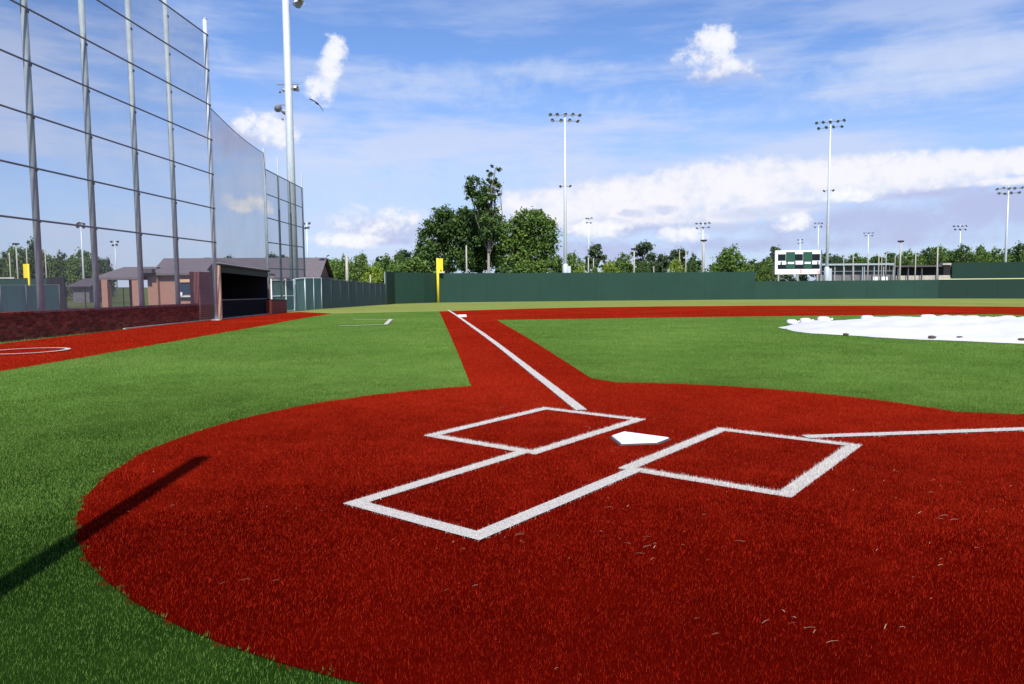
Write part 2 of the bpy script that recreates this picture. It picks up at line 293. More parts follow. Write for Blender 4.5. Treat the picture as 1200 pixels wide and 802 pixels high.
# ------------------------------------------------------------------ mesh helpers
class MB:
    def __init__(s): s.v = []; s.f = []
    def add(s, vs, fs):
        o = len(s.v); s.v += [tuple(v) for v in vs]; s.f += [tuple(i+o for i in f) for f in fs]; return s
    def hexa(s, b, t):                                      # four bottom points, four top points
        return s.add(list(b)+list(t), [(3, 2, 1, 0), (4, 5, 6, 7), (0, 1, 5, 4), (1, 2, 6, 5), (2, 3, 7, 6), (3, 0, 4, 7)])
    def box(s, x0, x1, y0, y1, z0, z1):
        return s.hexa([(x0, y0, z0), (x1, y0, z0), (x1, y1, z0), (x0, y1, z0)], [(x0, y0, z1), (x1, y0, z1), (x1, y1, z1), (x0, y1, z1)])
    def obox(s, c, ax, hl, hw, z0, z1):                     # oriented box, ax = horizontal unit axis
        ax = Vector((ax[0], ax[1])); n = Vector((-ax.y, ax.x)); c = Vector((c[0], c[1]))
        q = [c-ax*hl-n*hw, c+ax*hl-n*hw, c+ax*hl+n*hw, c-ax*hl+n*hw]
        return s.hexa([(p.x, p.y, z0) for p in q], [(p.x, p.y, z1) for p in q])
    def wall(s, p, q, th, zb, zt):                          # wall slab from p to q; zb, zt = (at p, at q)
        d = Vector((q[0]-p[0], q[1]-p[1])).normalized(); n = Vector((-d.y, d.x))*th/2
        pts = [(p[0]-n.x, p[1]-n.y, 0), (q[0]-n.x, q[1]-n.y, 1), (q[0]+n.x, q[1]+n.y, 1), (p[0]+n.x, p[1]+n.y, 0)]
        return s.hexa([(x, y, zb[i]) for x, y, i in pts], [(x, y, zt[i]) for x, y, i in pts])
    def tube(s, pts, rad, n=8, cap=True):
        pts = [Vector(p) for p in pts]
        if not hasattr(rad, '__len__'): rad = [rad]*len(pts)
        o = len(s.v); k = len(pts)
        for i, p in enumerate(pts):
            t = (pts[min(i+1, k-1)]-pts[max(i-1, 0)]).normalized()
            a = t.orthogonal().normalized() if abs(t.z) < .9 else Vector((1, 0, 0)); a = (a-t*a.dot(t)).normalized(); b = t.cross(a)
            for j in range(n):
                th = 2*math.pi*j/n; s.v.append(tuple(p+(a*math.cos(th)+b*math.sin(th))*rad[i]))
        for i in range(k-1):
            for j in range(n):
                j2 = (j+1) % n; s.f.append((o+i*n+j, o+i*n+j2, o+(i+1)*n+j2, o+(i+1)*n+j))
        if cap:
            s.f.append(tuple(o+j for j in reversed(range(n)))); s.f.append(tuple(o+(k-1)*n+j for j in range(n)))
        return s
    def mesh(s, name, m, smooth=False):
        me = bpy.data.meshes.new(name); me.from_pydata(s.v, [], s.f); me.materials.append(m)
        if smooth: me.polygons.foreach_set('use_smooth', [True]*len(me.polygons))
        me.update(); return me
    def build(s, name, m, parent=None, smooth=False):
        return link(name, s.mesh(name, m, smooth), parent)
def link(name, me, parent=None):
    o = bpy.data.objects.new(name, me); col.objects.link(o)
    if parent is not None:
        o.parent = parent
        o.matrix_parent_inverse = parent.matrix_basis.inverted()
    return o
def tag(o, label=None, cat=None, group=None, kind=None):
    if label: o['label'] = label
    if cat: o['category'] = cat
    if group: o['group'] = group
    if kind: o['kind'] = kind
    return o
def empty(name, loc, label, cat, group=None, rz=0):
    o = bpy.data.objects.new(name, None); col.objects.link(o); o.location = loc; o.rotation_euler = (0, 0, rz); o.empty_display_size = .3
    return tag(o, label, cat, group)
def struct(o): o['kind'] = 'structure'; return o
def copy_tree(o, parent=None):
    c = o.copy(); col.objects.link(c)
    if parent is not None: c.parent = parent
    for ch in list(o.children): copy_tree(ch, c)
    return c
def tri_mesh(name, V, F, m):
    me = bpy.data.meshes.new(name); n = len(F); k = F.shape[1]
    me.vertices.add(len(V)); me.vertices.foreach_set('co', np.ascontiguousarray(V, dtype=np.float32).ravel())
    me.loops.add(n*k); me.loops.foreach_set('vertex_index', np.ascontiguousarray(F, dtype=np.int32).ravel())
    me.polygons.add(n); me.polygons.foreach_set('loop_start', np.arange(0, n*k, k, dtype=np.int32)); me.polygons.foreach_set('loop_total', np.full(n, k, dtype=np.int32))
    me.materials.append(m); me.update(calc_edges=True); return me

# ------------------------------------------------------------------ ground sheets
def resample(poly, step):
    out = []
    for i, p in enumerate(poly):
        q = poly[(i+1) % len(poly)]; d = math.hypot(q[0]-p[0], q[1]-p[1]); n = max(1, int(math.ceil(d/step)))
        for k in range(n): out.append((p[0]+(q[0]-p[0])*k/n, p[1]+(q[1]-p[1])*k/n))
    return out
def inside(poly, x, y):
    x = np.asarray(x); y = np.asarray(y); r = np.zeros(x.shape, bool); j = len(poly)-1
    for i in range(len(poly)):
        xi, yi = poly[i]; xj, yj = poly[j]
        if yi != yj:
            r ^= ((yi > y) != (yj > y)) & (x < (xj-xi)*(y-yi)/(yj-yi)+xi)
        j = i
    return r
def sheet(name, polys, dz, m, step=2.0, parent=None):
    V = []; F = []
    for poly in polys:
        b = resample(poly, step); xs = [p[0] for p in b]; ys = [p[1] for p in b]
        gx, gy = np.meshgrid(np.arange(min(xs)+step*.5, max(xs), step), np.arange(min(ys)+step*.5, max(ys), step))
        gx = gx.ravel(); gy = gy.ravel(); k = inside(poly, gx, gy); pts = [Vector(p) for p in b]+[Vector((a, c)) for a, c in zip(gx[k], gy[k])]
        nb = len(b)
        res = delaunay_2d_cdt(pts, [(i, (i+1) % nb) for i in range(nb)], [], 1, 1e-5)
        o = len(V); V += [(p[0], p[1], TH(p[0], p[1])+dz) for p in res[0]]; F += [tuple(i+o for i in f) for f in res[2]]
    mb = MB(); mb.v = V; mb.f = F
    o = mb.build(name, m, parent); return struct(o)

# base ground: fan of rings out past the horizon
rings = [0.0]+list(np.arange(3, 141, 3.0))+[170, 230, 350, 600, 1000, 1800, 3500]
V = [(0, 0, -0.03)]; F = []; NS = 120
for r in rings[1:]:
    for j in range(NS):
        a = 2*math.pi*j/NS; V.append((r*math.cos(a), r*math.sin(a), TH(r, 0)-0.03))
for j in range(NS): F.append((0, 1+j, 1+(j+1) % NS))
for i in range(len(rings)-2):
    for j in range(NS): F.append((1+i*NS+j, 1+(i+1)*NS+j, 1+(i+1)*NS+(j+1) % NS, 1+i*NS+(j+1) % NS))
mb = MB(); mb.v = V; mb.f = F; struct(mb.build('ground', MT['rough']))

def polar(ang, r): return (-r*math.sin(R(ang)), r*math.cos(R(ang)))
WA = [(48.4, 84), (44.7, 90.5), (38.6, 93.5), (31.5, 98), (25, 103), (19.2, 108), (13, 113), (6.9, 118), (0, 120), (-12, 120), (-26, 113), (-40, 100), (-47, 92)]
WALLPTS = [polar(a, r) for a, r in WA]
nW_ = (-0.790, -0.613)
LWD = Vector((-0.613, 0.790))                                  # direction of the third-base side wall
W1 = Vector((-27.66, 12.16)); W0 = W1 - LWD*13.6
BA = Vector((-8.5, -11.5)); BB = Vector((5.25, -11.3)); BC = BB+Vector((.613, .79))*26
s2 = math.sqrt(.5)
field = [tuple(BA), (-18.51, 1.35), tuple(W1), (-34.2, 19.3), (-41.8, 27.7), (-55.2, 47.1)]+WALLPTS+[(40, 24), tuple(BC), tuple(BB)]
sheet('outfield_grass', [field], 0.0, MT['outgrass'], 4.0)

# infield artificial turf in foul ground (left, behind home, right)
PL = lambda off, t: (-t*s2+off*s2, t*s2+off*s2)                # third-base path: off>0 is fair
PR = lambda off, t: (t*s2-off*s2, t*s2+off*s2)
SKL = [(-3.27, 1.88), (-27.0, 26.2)]; SKR = [(3.27, 1.88), (27.0, 26.2)]
foulturf = [tuple(BA), (-18.51, 1.35), tuple(W1), (-33.9, 19.2), (-30.2, 21.0), (-27.1, 26.3), (-3.0, 1.6), (-2.5, 1.2), (2.5, 1.2), (3.0, 1.6), (27.1, 26.3), (30, 21), (34, 15), tuple(BC), tuple(BB)]
sheet('foul_turf', [foulturf], 0.004, MT['green_near_shade'], 2.0)
# red skin: paths to the bases and the band round the infield
def arc_pts():
    out = []
    for a, r in [(45.9, 37.6), (42, 40), (38, 43), (31.6, 46.9), (25, 50), (17.6, 53), (9, 55), (0, 55.8)]: out.append((a, r))
    return out
AR = arc_pts(); outer = [polar(a, r) for a, r in AR]+[polar(-a, r) for a, r in reversed(AR[:-1])]
skin = [(-3.27, 1.88)]+outer+[(3.27, 1.88), (0, 0.3)]
strip = [tuple(BA+Vector((1.5, 1.0))), (-7.0, -6.5), (-10.82, -1.04), (-12.34, .86), (-14.95, 3.89), (-19.74, 9.38), (-25.2, 15.4), (-30.15, 20.93), (-36.0, 23.0), (-34.1, 19.2), (-27.66, 12.16), (-18.51, 1.35), (-14.0, -4.5)]
sheet('red_infield_skin', [skin], 0.006, MT['red'], 1.8)
sheet('red_warning_strip', [strip], 0.006, MT['red'], 1.6)
ingrass = [(-2.12, 3.40), (-2.47, 3.52), (-15.4, 17.3), (-7.7, 25.8), (0.0, 33.9), (7.7, 25.8), (15.4, 17.3), (2.47, 3.52), (2.12, 3.40), (0, 2.6)]
sheet('infield_turf', [ingrass], 0.008, MT['green_near_shade'], 1.5)
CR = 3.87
sheet('home_plate_circle', [[(CR*math.cos(2*math.pi*i/96), CR*math.sin(2*math.pi*i/96)) for i in range(96)]], 0.010, MT['red_near_shade'], .8)

# painted lines
LW = 0.105
def rect(p, q, wd=LW, ext=0.0):
    p = Vector(p); q = Vector(q); d = (q-p).normalized(); n = Vector((-d.y, d.x))*wd/2; p = p-d*ext; q = q+d*ext
    return [tuple(p-n), tuple(q-n), tuple(q+n), tuple(p+n)]
def outline(pts, closed=True, wd=LW):
    return [rect(pts[i], pts[(i+1) % len(pts)], wd, wd/2) for i in range(len(pts) if closed else len(pts)-1)]
f_ = .3048; h = LW/2
def box_line(x0, x1, y0, y1): return [(x0, y0), (x1, y0), (x1, y1), (x0, y1)]
bl = box_line(-5.208*f_+h, -1.208*f_-h, -2.29*f_+h, 3.71*f_-h)
br = box_line(1.208*f_+h, 5.208*f_-h, -2.29*f_+h, 3.71*f_-h)
catch = [(-1.79*f_+h, -2.29*f_), (-1.79*f_+h, -8*f_+h), (1.79*f_-h, -8*f_+h), (1.79*f_-h, -2.29*f_)]
lineL = rect(PL(0.03, 1.66), PL(0.03, 41.0), .12); lineR = rect(PR(0.03, 1.62), PR(0.03, 41.0), .12)
def union_sheet(name, rects, dz, label=None):
    """each rect is laid 1.5 mm above the one before so that crossings never share a plane"""
    V = []; F = []
    mb = MB()
    for i, r in enumerate(rects):
        L0 = Vector(r[1])-Vector(r[0]); n = max(1, int(L0.length/1.5)); k = dz+0.0012*i
        for a in range(n):
            t0, t1 = a/n, (a+1)/n
            q = [(Vector(r[0]).lerp(Vector(r[1]), t0)), (Vector(r[0]).lerp(Vector(r[1]), t1)), (Vector(r[3]).lerp(Vector(r[2]), t1)), (Vector(r[3]).lerp(Vector(r[2]), t0))]
            mb.add([(p.x, p.y, TH(p.x, p.y)+k) for p in q], [(0, 1, 2, 3)])
    return struct(mb.build(name, MT['chalk']))
RL = outline(bl); RR_ = outline(br); RC = outline(catch, False)
union_sheet('batters_box_line', RL, .0130); union_sheet('batters_box_line', RR_, .0130); union_sheet('catchers_box_line', RC, .0180)
union_sheet('foul_line', [lineL], .0220); union_sheet('foul_line', [lineR], .0220)
cb0 = [G(400, 383), G(452, 381.3), G(458, 375.2), G(417, 375.2)]
CBR = outline([(p.x, p.y) for p in cb0], False, .15)
union_sheet('coachs_box_line', CBR, .03)
oc = Vector((-14.93, 0.70)); ring = MB(); ra, rb = .735, .845; nseg = 48
for j in range(nseg):
    a0, a1 = 2*math.pi*j/nseg, 2*math.pi*(j+1)/nseg
    q = [(oc.x+r*math.cos(a), oc.y+r*math.sin(a)) for r, a in ((ra, a0), (rb, a0), (rb, a1), (ra, a1))]
    ring.add([(x, y, TH(x, y)+.03) for x, y in q], [(0, 1, 2, 3)])
struct(ring.build('on_deck_circle', MT['chalk']))
# concrete apron behind the brick wall
nW = Vector((-0.790, -0.613))
ap = [W1+LWD*1-nW*-.3, W1+LWD*1+nW*34, W0-LWD*8+nW*34, W0-LWD*8+nW*.3]
sheet('concrete_apron', [[tuple(p) for p in ap]], 0.03, MT['concrete'], 3.0)

# ------------------------------------------------------------------ turf fibres close to the camera (real pile on the turf)
def fibres():
    # even pile near by; beyond 5.5 m fewer and wider tufts
    n1, n2 = 290000, 900000; dm, dmax, pw = 5.5, 45.0, 1.6-1
    d1 = np.sqrt(rng.uniform(1.2**2, dm**2, n1)); u = rng.uniform(0, 1, n2)
    d2 = (dm**-pw-u*(dm**-pw-dmax**-pw))**(-1/pw); d = np.concatenate([d1, d2]); n = n1+n2; a = YAW+rng.uniform(-0.86, 0.86, n)
    x = CAM[0]+d*np.sin(a); y = CAM[1]+d*np.cos(a); r = np.hypot(x, y)
    wob = 0.02*np.sin(x*19+y*7)+0.015*np.sin(x*41-y*33)
    def pip(poly): return inside(poly, x, y)
    n = len(x); red = (r < CR+wob) | (pip(skin) & ~(pip(ingrass) & (r > CR))) | pip(strip)
    white = np.zeros(n, bool)
    jx = rng.normal(0, .006, n); jy = rng.normal(0, .006, n)
    for rc in RL+RR_+RC+[lineL, lineR]: white |= inside(rc, x+jx, y+jy)
    plate = (np.abs(x) < .245) & (y > -.03) & (y < .46) & (y+.03 > np.abs(x)-.03)
    on_tarp = np.hypot(x-.95, y-19.1) < 5.5
    wallside = (x-W1.x)*nW_[0]+(y-W1.y)*nW_[1] > -.15
    keep = ~plate & ~on_tarp & ~wallside & (np.abs(np.hypot(x-oc.x, y-oc.y)-.79) > .09) & (rng.uniform(0, 1, n) < np.clip((46-d)/26, 0, 1)**.7)
    for rc in CBR: keep &= ~inside(rc, x, y)
    apex = r > 36.5; keep &= ~apex
    zg = np.interp(r, _rr, _tt)+.004
    zg = zg+np.where(r < CR, .006, np.where(pip(ingrass), .004, np.where(red, .002, 0.0)))
    # pile lies in brushed swirls
    th = 1.3*np.sin(x*.9+.6*np.sin(y*1.7))+1.1*np.sin(y*1.2+x*.35)+rng.normal(0, 1.6, n)
    ln = np.abs(rng.normal(.55, .35, n))
    wd = np.clip(.0026*(np.maximum(d, 2.6)/5.5)**1.0, .0012, .03)*rng.uniform(.7, 1.3, n)
    hgt = rng.uniform(.005, .014, n)*np.clip(.7+.05*d, .85, 1.7)
    # narrow side of the fibre turned at random
    ph = rng.uniform(0, math.pi, n)
    ux, uy = np.cos(ph)*wd/2, np.sin(ph)*wd/2
    tx = x+hgt*np.tan(np.clip(ln, 0, 1.2))*np.cos(th)*.8; ty = y+hgt*np.tan(np.clip(ln, 0, 1.2))*np.sin(th)*.8
    for nm, sel, m, lab in (('red_turf_fibres', red & ~white & keep, MT['blade_red'], 'red artificial turf pile around home plate'),
                            ('green_turf_fibres', ~red & ~white & keep, MT['blade_green'], 'green artificial turf pile in the foreground and beside the red circle'),
                            ('white_turf_fibres', white & keep, MT['blade_white'], 'white turf pile of the painted batter box and foul lines')):
        k = np.nonzero(sel)[0]; m_ = len(k)
        b = np.where(white[k], .012, .006)
        V = np.empty((m_, 3, 3), np.float32)
        V[:, 0] = np.stack([x[k]-ux[k], y[k]-uy[k], zg[k]+b*0], 1); V[:, 1] = np.stack([x[k]+ux[k], y[k]+uy[k], zg[k]+b*0], 1)
        V[:, 2] = np.stack([tx[k], ty[k], zg[k]+hgt[k]+b], 1)
        o = link(nm, tri_mesh(nm, V.reshape(-1, 3), np.arange(m_*3).reshape(-1, 3), m)); tag(o, lab, 'turf', kind='stuff')
fibres()
# dry clippings blown over the red turf
mb = MB(); rs = random.Random(5)
cl = [(rs.gauss(0, 1), rs.gauss(0, 1), rs.choice([1, 2, 3, 5])) for _ in range(60)]+[(rs.gauss(0, 1.2), rs.gauss(0, 1.2), 0) for _ in range(160)]
for cx, cy, cn in cl:
    qx, qy = 1.2+cx*2.2, -1.4+cy*1.5
    for k in range(max(1, cn)):
        x = qx+rs.gauss(0, .07); y = qy+rs.gauss(0, .05)
        if math.hypot(x, y) > 3.7: continue
        a = rs.gauss(-YAW, .7); l = rs.uniform(.006, .024) if cn else rs.uniform(.003, .008); wd = rs.uniform(.0006, .0012); z = TH(x, y)+.033
        dx, dy = math.cos(a)*l, math.sin(a)*l; nx, ny = -math.sin(a)*wd, math.cos(a)*wd
        mb.add([(x-dx-nx, y-dy-ny, z-.004), (x-dx+nx, y-dy+ny, z-.004), (x+nx*1.5, y+ny*1.5, z+.001), (x-nx*1.5, y-ny*1.5, z+.001), (x+dx+nx, y+dy+ny, z), (x+dx-nx, y+dy-ny, z)], [(0, 1, 2, 3), (3, 2, 4, 5)])
tag(mb.build('dry_clippings', MT['straw']), 'pale dry grass clippings scattered over the red turf', 'clippings', kind='stuff')

# ------------------------------------------------------------------ home plate, base, mound tarp
def bevel_prism(poly, z0, z1, inset):
    c = Vector((sum(p[0] for p in poly)/len(poly), sum(p[1] for p in poly)/len(poly))); n = len(poly); mb = MB()
    top = [tuple(Vector(p).lerp(c, inset)) for p in poly]
    mb.v = [(p[0], p[1], z0) for p in poly]+[(p[0], p[1], z1-.012) for p in poly]+[(p[0], p[1], z1) for p in top]
    for i in range(n):
        j = (i+1) % n; mb.f += [(i, j, n+j, n+i), (n+i, n+j, 2*n+j, 2*n+i)]
    mb.f.append(tuple(range(2*n, 3*n))); return mb
pp = [(0, 0), (.216, .216), (.216, .432), (-.216, .432), (-.216, .216)]
hp = empty('home_plate', (0, 0, .012), 'white five-sided home plate lying between the two batter boxes', 'home plate')
def grow(poly, g):
    c = Vector((0, .25)); return [tuple(Vector(p)+(Vector(p)-c).normalized()*g) for p in poly]
bevel_prism(grow(pp, .022), .004, .021, .05).build('edge', MT['plate_edge'], hp)
bevel_prism(pp, .018, .029, .012).build('plate_top', MT['plate'], hp)
tb = Vector((-19.13, 19.40)); zt = TH(tb.x, tb.y)
tbo = empty('third_base', (tb.x, tb.y, zt), 'white base bag on the red path beside the left foul line', 'base', rz=R(45))
mb = bevel_prism([(-.19, -.19), (.19, -.19), (.19, .19), (-.19, .19)], .01, .10, .08); o = mb.build('bag', MT['plate'])
o.parent = tbo
# mound cover
mc = Vector((0.95, 19.1)); MR = 5.55
tarp = MB(); nr, na = 16, 120
def tz(r, a):
    hgt = 0.30*max(0, 1-(r/MR)**2)**1.0
    fold = .030*math.sin(a*7+r*2.2)+.022*math.sin(a*17-r*3.1)+.020*math.sin(a*29+r*5)
    return hgt+.035+fold*min(1, r/2)
edge = [MR+.10*math.sin(5*2*math.pi*j/na+1)+.08*math.sin(13*2*math.pi*j/na)+random.uniform(-.05, .05) for j in range(na)]
tarp.v.append((mc.x, mc.y, TH(mc.x, mc.y)+.37))
for i in range(1, nr+1):
    for j in range(na):
        a = 2*math.pi*j/na; r = edge[j]*i/nr; x, y = mc.x+r*math.cos(a), mc.y+r*math.sin(a)
        z = tz(r, a)
        if i == nr: z = .018
        tarp.v.append((x, y, TH(x, y)+max(z, .018)))
for j in range(na): tarp.f.append((0, 1+j, 1+(j+1) % na))
for i in range(nr-1):
    for j in range(na): tarp.f.append((1+i*na+j, 1+(i+1)*na+j, 1+(i+1)*na+(j+1) % na, 1+i*na+(j+1) % na))
tag(tarp.build('mound_tarp', MT['tarp'], smooth=True), 'large white round tarp covering the pitcher mound', 'tarp')
def sandbag(px, py, s, label, m, nm, rz):
    s *= .52; p = G(px, py); p = p+Vector((0, 0, .03)); mb = MB(); k, l = 10, 7
    for i in range(l):
        t = math.pi*i/(l-1)
        for j in range(k):
            a = 2*math.pi*j/k; c, sn = math.cos(a), math.sin(a)
            sq = lambda q: math.copysign(abs(q)**.55, q)
            mb.v.append((sq(math.sin(t))*sq(c)*.30*s, sq(math.sin(t))*sq(sn)*.20*s, (.13-.13*sq(math.cos(t)))*s*(1+.12*math.sin(3*a))))
    for i in range(l-1):
        for j in range(k): mb.f.append((i*k+j, (i+1)*k+j, (i+1)*k+(j+1) % k, i*k+(j+1) % k))
    root = empty(nm, p, label, 'sandbag', 'sandbags holding down the mound tarp', rz=rz)
    o = mb.build('sack', m, None, True); o.parent = root
    t = MB().tube([(.27*s, 0, .13*s), (.33*s, 0, .14*s), (.40*s, .03, .17*s)], [.06*s, .03*s, .06*s], 6); o2 = t.build('tied_neck', m); o2.parent = root
    return root
cz = math.atan2(RT[1], RT[0])
for px, py, s, lab in [(928, 381.6, 1.1, 'white sandbag at the far left tip of the round mound tarp'), (944, 380.3, 1.2, 'white sandbag second from the left on the far edge of the mound tarp'),
                       (965, 379.0, 1.35, 'boxy white sandbag third from the left on the far edge of the mound tarp'), (1017, 378.4, 1.5, 'boxy white sandbag on the far edge of the tarp right of the tall light pole'),
                       (1088, 378.4, 1.7, 'largest white sandbag with a ragged neck on the far edge of the mound tarp'), (1140, 378.7, 1.5, 'low wide white sandbag second from the right on the far tarp edge'),
                       (1182, 379.2, 1.55, 'rightmost white sandbag on the far edge of the mound tarp')]:
    sandbag(px, py, s, lab, MT['tarp'], 'sandbag', cz+random.uniform(-.3, .3))
MT['bagd'] = mat('dark_sandbag', (0.07, .055, .035), .9, var=.3)
for px, py, s, lab in [(991, 395.0, .42, 'small dark sandbag tucked under the left part of the near tarp edge'), (1092, 398.8, .5, 'small dark sandbag under the middle of the near tarp edge'),
                       (1125, 399.6, .5, 'flat dark sandbag under the near tarp edge right of the middle one'), (1198, 402.5, .55, 'dark sandbag at the near tarp edge by the right border')]:
    sandbag(px, py, s, lab, MT['bagd'], 'sandbag', cz)

# ------------------------------------------------------------------ third-base side: brick wall, posts and netting
Wb = W0-LWD*9
def along(t): return W1-LWD*t
Lw = 26.0
TOPW = lambda p: TH(p.x, p.y)+.72
bw = empty('brick_wall', (W1.x, W1.y, TH(*W1)), 'low dark red brick wall under the netting on the left', 'wall')
core = MB()
nseg = 9
for i in range(nseg):
    a, b = along(1.0+(Lw-1)*i/nseg), along(1.0+(Lw-1)*(i+1)/nseg)
    core.wall(a+nW*.15, b+nW*.15, .26, (TH(*a)-.1, TH(*b)-.1), (TOPW(a)-.02, TOPW(b)-.02))
core.build('core', MT['mortar'], bw)
bk = MB(); rows = 9; bh = .72/rows
fdir = -nW
for r_ in range(rows):
    t = 1.0+(.105 if r_ % 2 else 0)
    while t < Lw-.3:
        c = along(t+.10)+nW*.15; z = TH(c.x, c.y)+r_*bh; out = random.uniform(.144, .152)
        if r_ == rows-1: pass
        bk.obox(c+fdir*(out-.05-.0), LWD, .099, .05+random.uniform(0, .004), z+.006, z+bh-.006)
        t += .21
t = 1.0
while t < Lw-.2:                                              # rowlock cap
    c = along(t+.05)+nW*.15; z = TH(c.x, c.y)+.70; bk.obox(c, LWD, .044, .165, z, z+.06+random.uniform(0, .004)); t += .10
o = bk.build('brick', MT['wallbrick'], bw); o['kind'] = 'stuff'
kb = MB()
for i in range(4):
    a, b = along(i*1.9-.3), along((i+1)*1.9-.3); kb.wall(a-nW*.10, b-nW*.10, .10, (TH(*a)-.05, TH(*b)-.05), (TH(*a)+.03, TH(*b)+.03))
cu = kb.build('kerb', MT['concrete']); tag(cu, 'thin pale concrete kerb along the foot of the low brick wall', 'kerb')

bs = empty('backstop_netting', (W1.x, W1.y, TH(*W1)), 'tall steel post and rail frame with netting above the brick wall at left', 'backstop')
NTOP = 12.70
RAILZ = [12.04-1.465*k for k in range(8)]
def wpt(px):                                                  # point on the post line seen at column px
    o2 = Vector((CAM[0], CAM[1])); v = ray(px, 370); dv = Vector((v[0], v[1])); l0 = W1+nW*.22
    k = dv.x*(-LWD.y)-dv.y*(-LWD.x); b_ = l0-o2; t = (b_.x*(-LWD.y)-b_.y*(-LWD.x))/k; return o2+dv*t
P5 = Vector((-27.21, 12.26))
posts = [wpt(209.5), wpt(167.0), wpt(114.5), wpt(49.0)]
posts = [P5]+posts
sp_ = (posts[4]-posts[3])
posts.append(posts[4]+sp_)
for i, p in enumerate(posts):
    zb = TH(p.x, p.y)+(0 if i == 0 else .70); m = MB()
    m.tube([(p.x, p.y, zb), (p.x, p.y, NTOP)], .085 if i == 0 else .095, 12); m.tube([(p.x, p.y, NTOP), (p.x, p.y, NTOP+.05)], [.10, .05], 12)
    m.obox(p, LWD, .17, .17, zb-.01, zb+.03)
    m.build('post', MT['galv_l'] if i == 0 else MT['galv'], bs, True)
lastp = posts[-1]
for z in RAILZ:
    if z < 2.3: continue
    a, b = posts[0], lastp; off = -nW*.10
    m = MB(); m.tube([(a.x+off.x, a.y+off.y, z), (b.x+off.x, b.y+off.y, z)], .030, 6)
    for p in posts: m.obox(p-nW*.06, LWD, .05, .05, z-.04, z+.04)
    m.build('rail', MT['cable'], bs)
m = MB(); off = -nW*.135
m.add([(posts[0].x+off.x, posts[0].y+off.y, .55), (lastp.x+off.x, lastp.y+off.y, .65), (lastp.x+off.x, lastp.y+off.y, 12.04), (posts[0].x+off.x, posts[0].y+off.y, 12.04)], [(0, 1, 2, 3)])
m.build('net', MT['net'], bs)
# a plain steel post stands close behind the photographer; its shadow falls across the turf
POSTD = 4.9; sp0 = Vector((-2.42, -2.29))+Vector(tuple(SUNH))*POSTD; PH = POSTD*math.tan(R(SUN_EL))
spo = empty('steel_post', (sp0.x, sp0.y, 0), 'plain steel post behind the photographer whose shadow lies across the red circle', 'post')
o = MB().tube([(0, 0, -.1), (0, 0, PH-.02), (0, 0, PH)], [.075, .075, .06], 14).build('pole', MT['galv'], None, True); o.parent = spo
o = MB().obox((0, 0), (1, 0), .13, .13, .0, .03).build('base_plate', MT['galv']); o.parent = spo

# dugout
D0 = Vector((-28.3, 13.0)); D1 = Vector((-33.92, 19.40)); DD = (D1-D0).normalized(); DN = Vector((-DD.y, DD.x))  # DN points away from the field
if DN.dot(nW) < 0: DN = -DN
def zz(px, py, p): return Z(px, py, depth(p))
zr0, zr1 = zz(258, 310, D0), zz(313, 318, D1)
dg = empty('dugout', (D0.x, D0.y, TH(*D0)), 'black open dugout with a dark roof edge next to the brick wall', 'dugout')
dep = 3.2; B0 = P(249.5, depth(D0+DN*dep)+2.6).to_2d(); B1 = D1+DN*dep; zb0, zb1 = TH(*D0)-.1, TH(*D1)-.1
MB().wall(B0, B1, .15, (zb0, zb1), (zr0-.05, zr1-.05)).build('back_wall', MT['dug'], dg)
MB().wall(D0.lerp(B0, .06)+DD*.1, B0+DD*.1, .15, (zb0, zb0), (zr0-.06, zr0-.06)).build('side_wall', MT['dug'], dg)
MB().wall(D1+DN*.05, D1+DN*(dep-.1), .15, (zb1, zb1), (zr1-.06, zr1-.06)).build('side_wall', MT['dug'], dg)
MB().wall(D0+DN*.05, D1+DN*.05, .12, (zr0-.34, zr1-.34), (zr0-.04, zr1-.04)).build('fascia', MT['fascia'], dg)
a, b = D0-DD*.05, D1+DD*.1; m = MB()
q = [a-DN*.12, b-DN*.12, b+DN*(dep+.2), B0]
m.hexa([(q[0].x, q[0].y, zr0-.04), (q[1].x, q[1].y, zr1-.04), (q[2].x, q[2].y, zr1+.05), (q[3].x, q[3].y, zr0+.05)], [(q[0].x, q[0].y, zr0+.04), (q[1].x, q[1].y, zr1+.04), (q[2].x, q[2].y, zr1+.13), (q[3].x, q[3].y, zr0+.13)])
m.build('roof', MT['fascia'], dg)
m = MB(); m.wall(D0.lerp(B0, .75)+DD*.3, D1.lerp(B1, .75), .4, (zb0+.45, zb1+.45), (zb0+.52, zb1+.52)); m.build('bench', MT['black'], dg)
m = MB()
m.wall(D0+DN*.1+DD*.1, D1+DN*.1, .06, (zb0+.95, zb1+.95), (zb0+1.0, zb1+1.0)); m.build('front_rail', MT['cable'], dg)
m = MB(); m.add([(D0.x+DN.x*.1, D0.y+DN.y*.1, zb0+.05), (D1.x+DN.x*.1, D1.y+DN.y*.1, zb1+.05), (D1.x+DN.x*.1, D1.y+DN.y*.1, zb1+.95), (D0.x+DN.x*.1, D0.y+DN.y*.1, zb0+.95)], [(0, 1, 2, 3)])
m.build('front_mesh', net_mat('dugout_mesh', (.03, .03, .035), .55), dg)
MB().wall(D0+DD*.05, D1, .3, (zb0+.1, zb1+.1), (zb0+.13, zb1+.13)).build('step_edge', MT['concrete'], dg)
dp = MB(); c = D0-DD*.03+DN*.0; dp.obox(c, DD, .075, .16, zb0, zr0-.05); dp.build('corner_post', MT['beige'], dg)
bp_ = MB(); a = along(.95); b = along(-.25)
tz_ = zz(245, 319, W1)
tag(bp_.wall(a+nW*.16, b+nW*.16, .42, (TH(*a)-.1, TH(*b)-.1), (tz_, tz_)).build('brick_pier', brick_mat('dark_brick', (.15, .032, .024), (.21, .05, .035), (.22, .15, .12), LWD)), 'dark brick pier at the end of the low wall beside the dugout', 'pier')
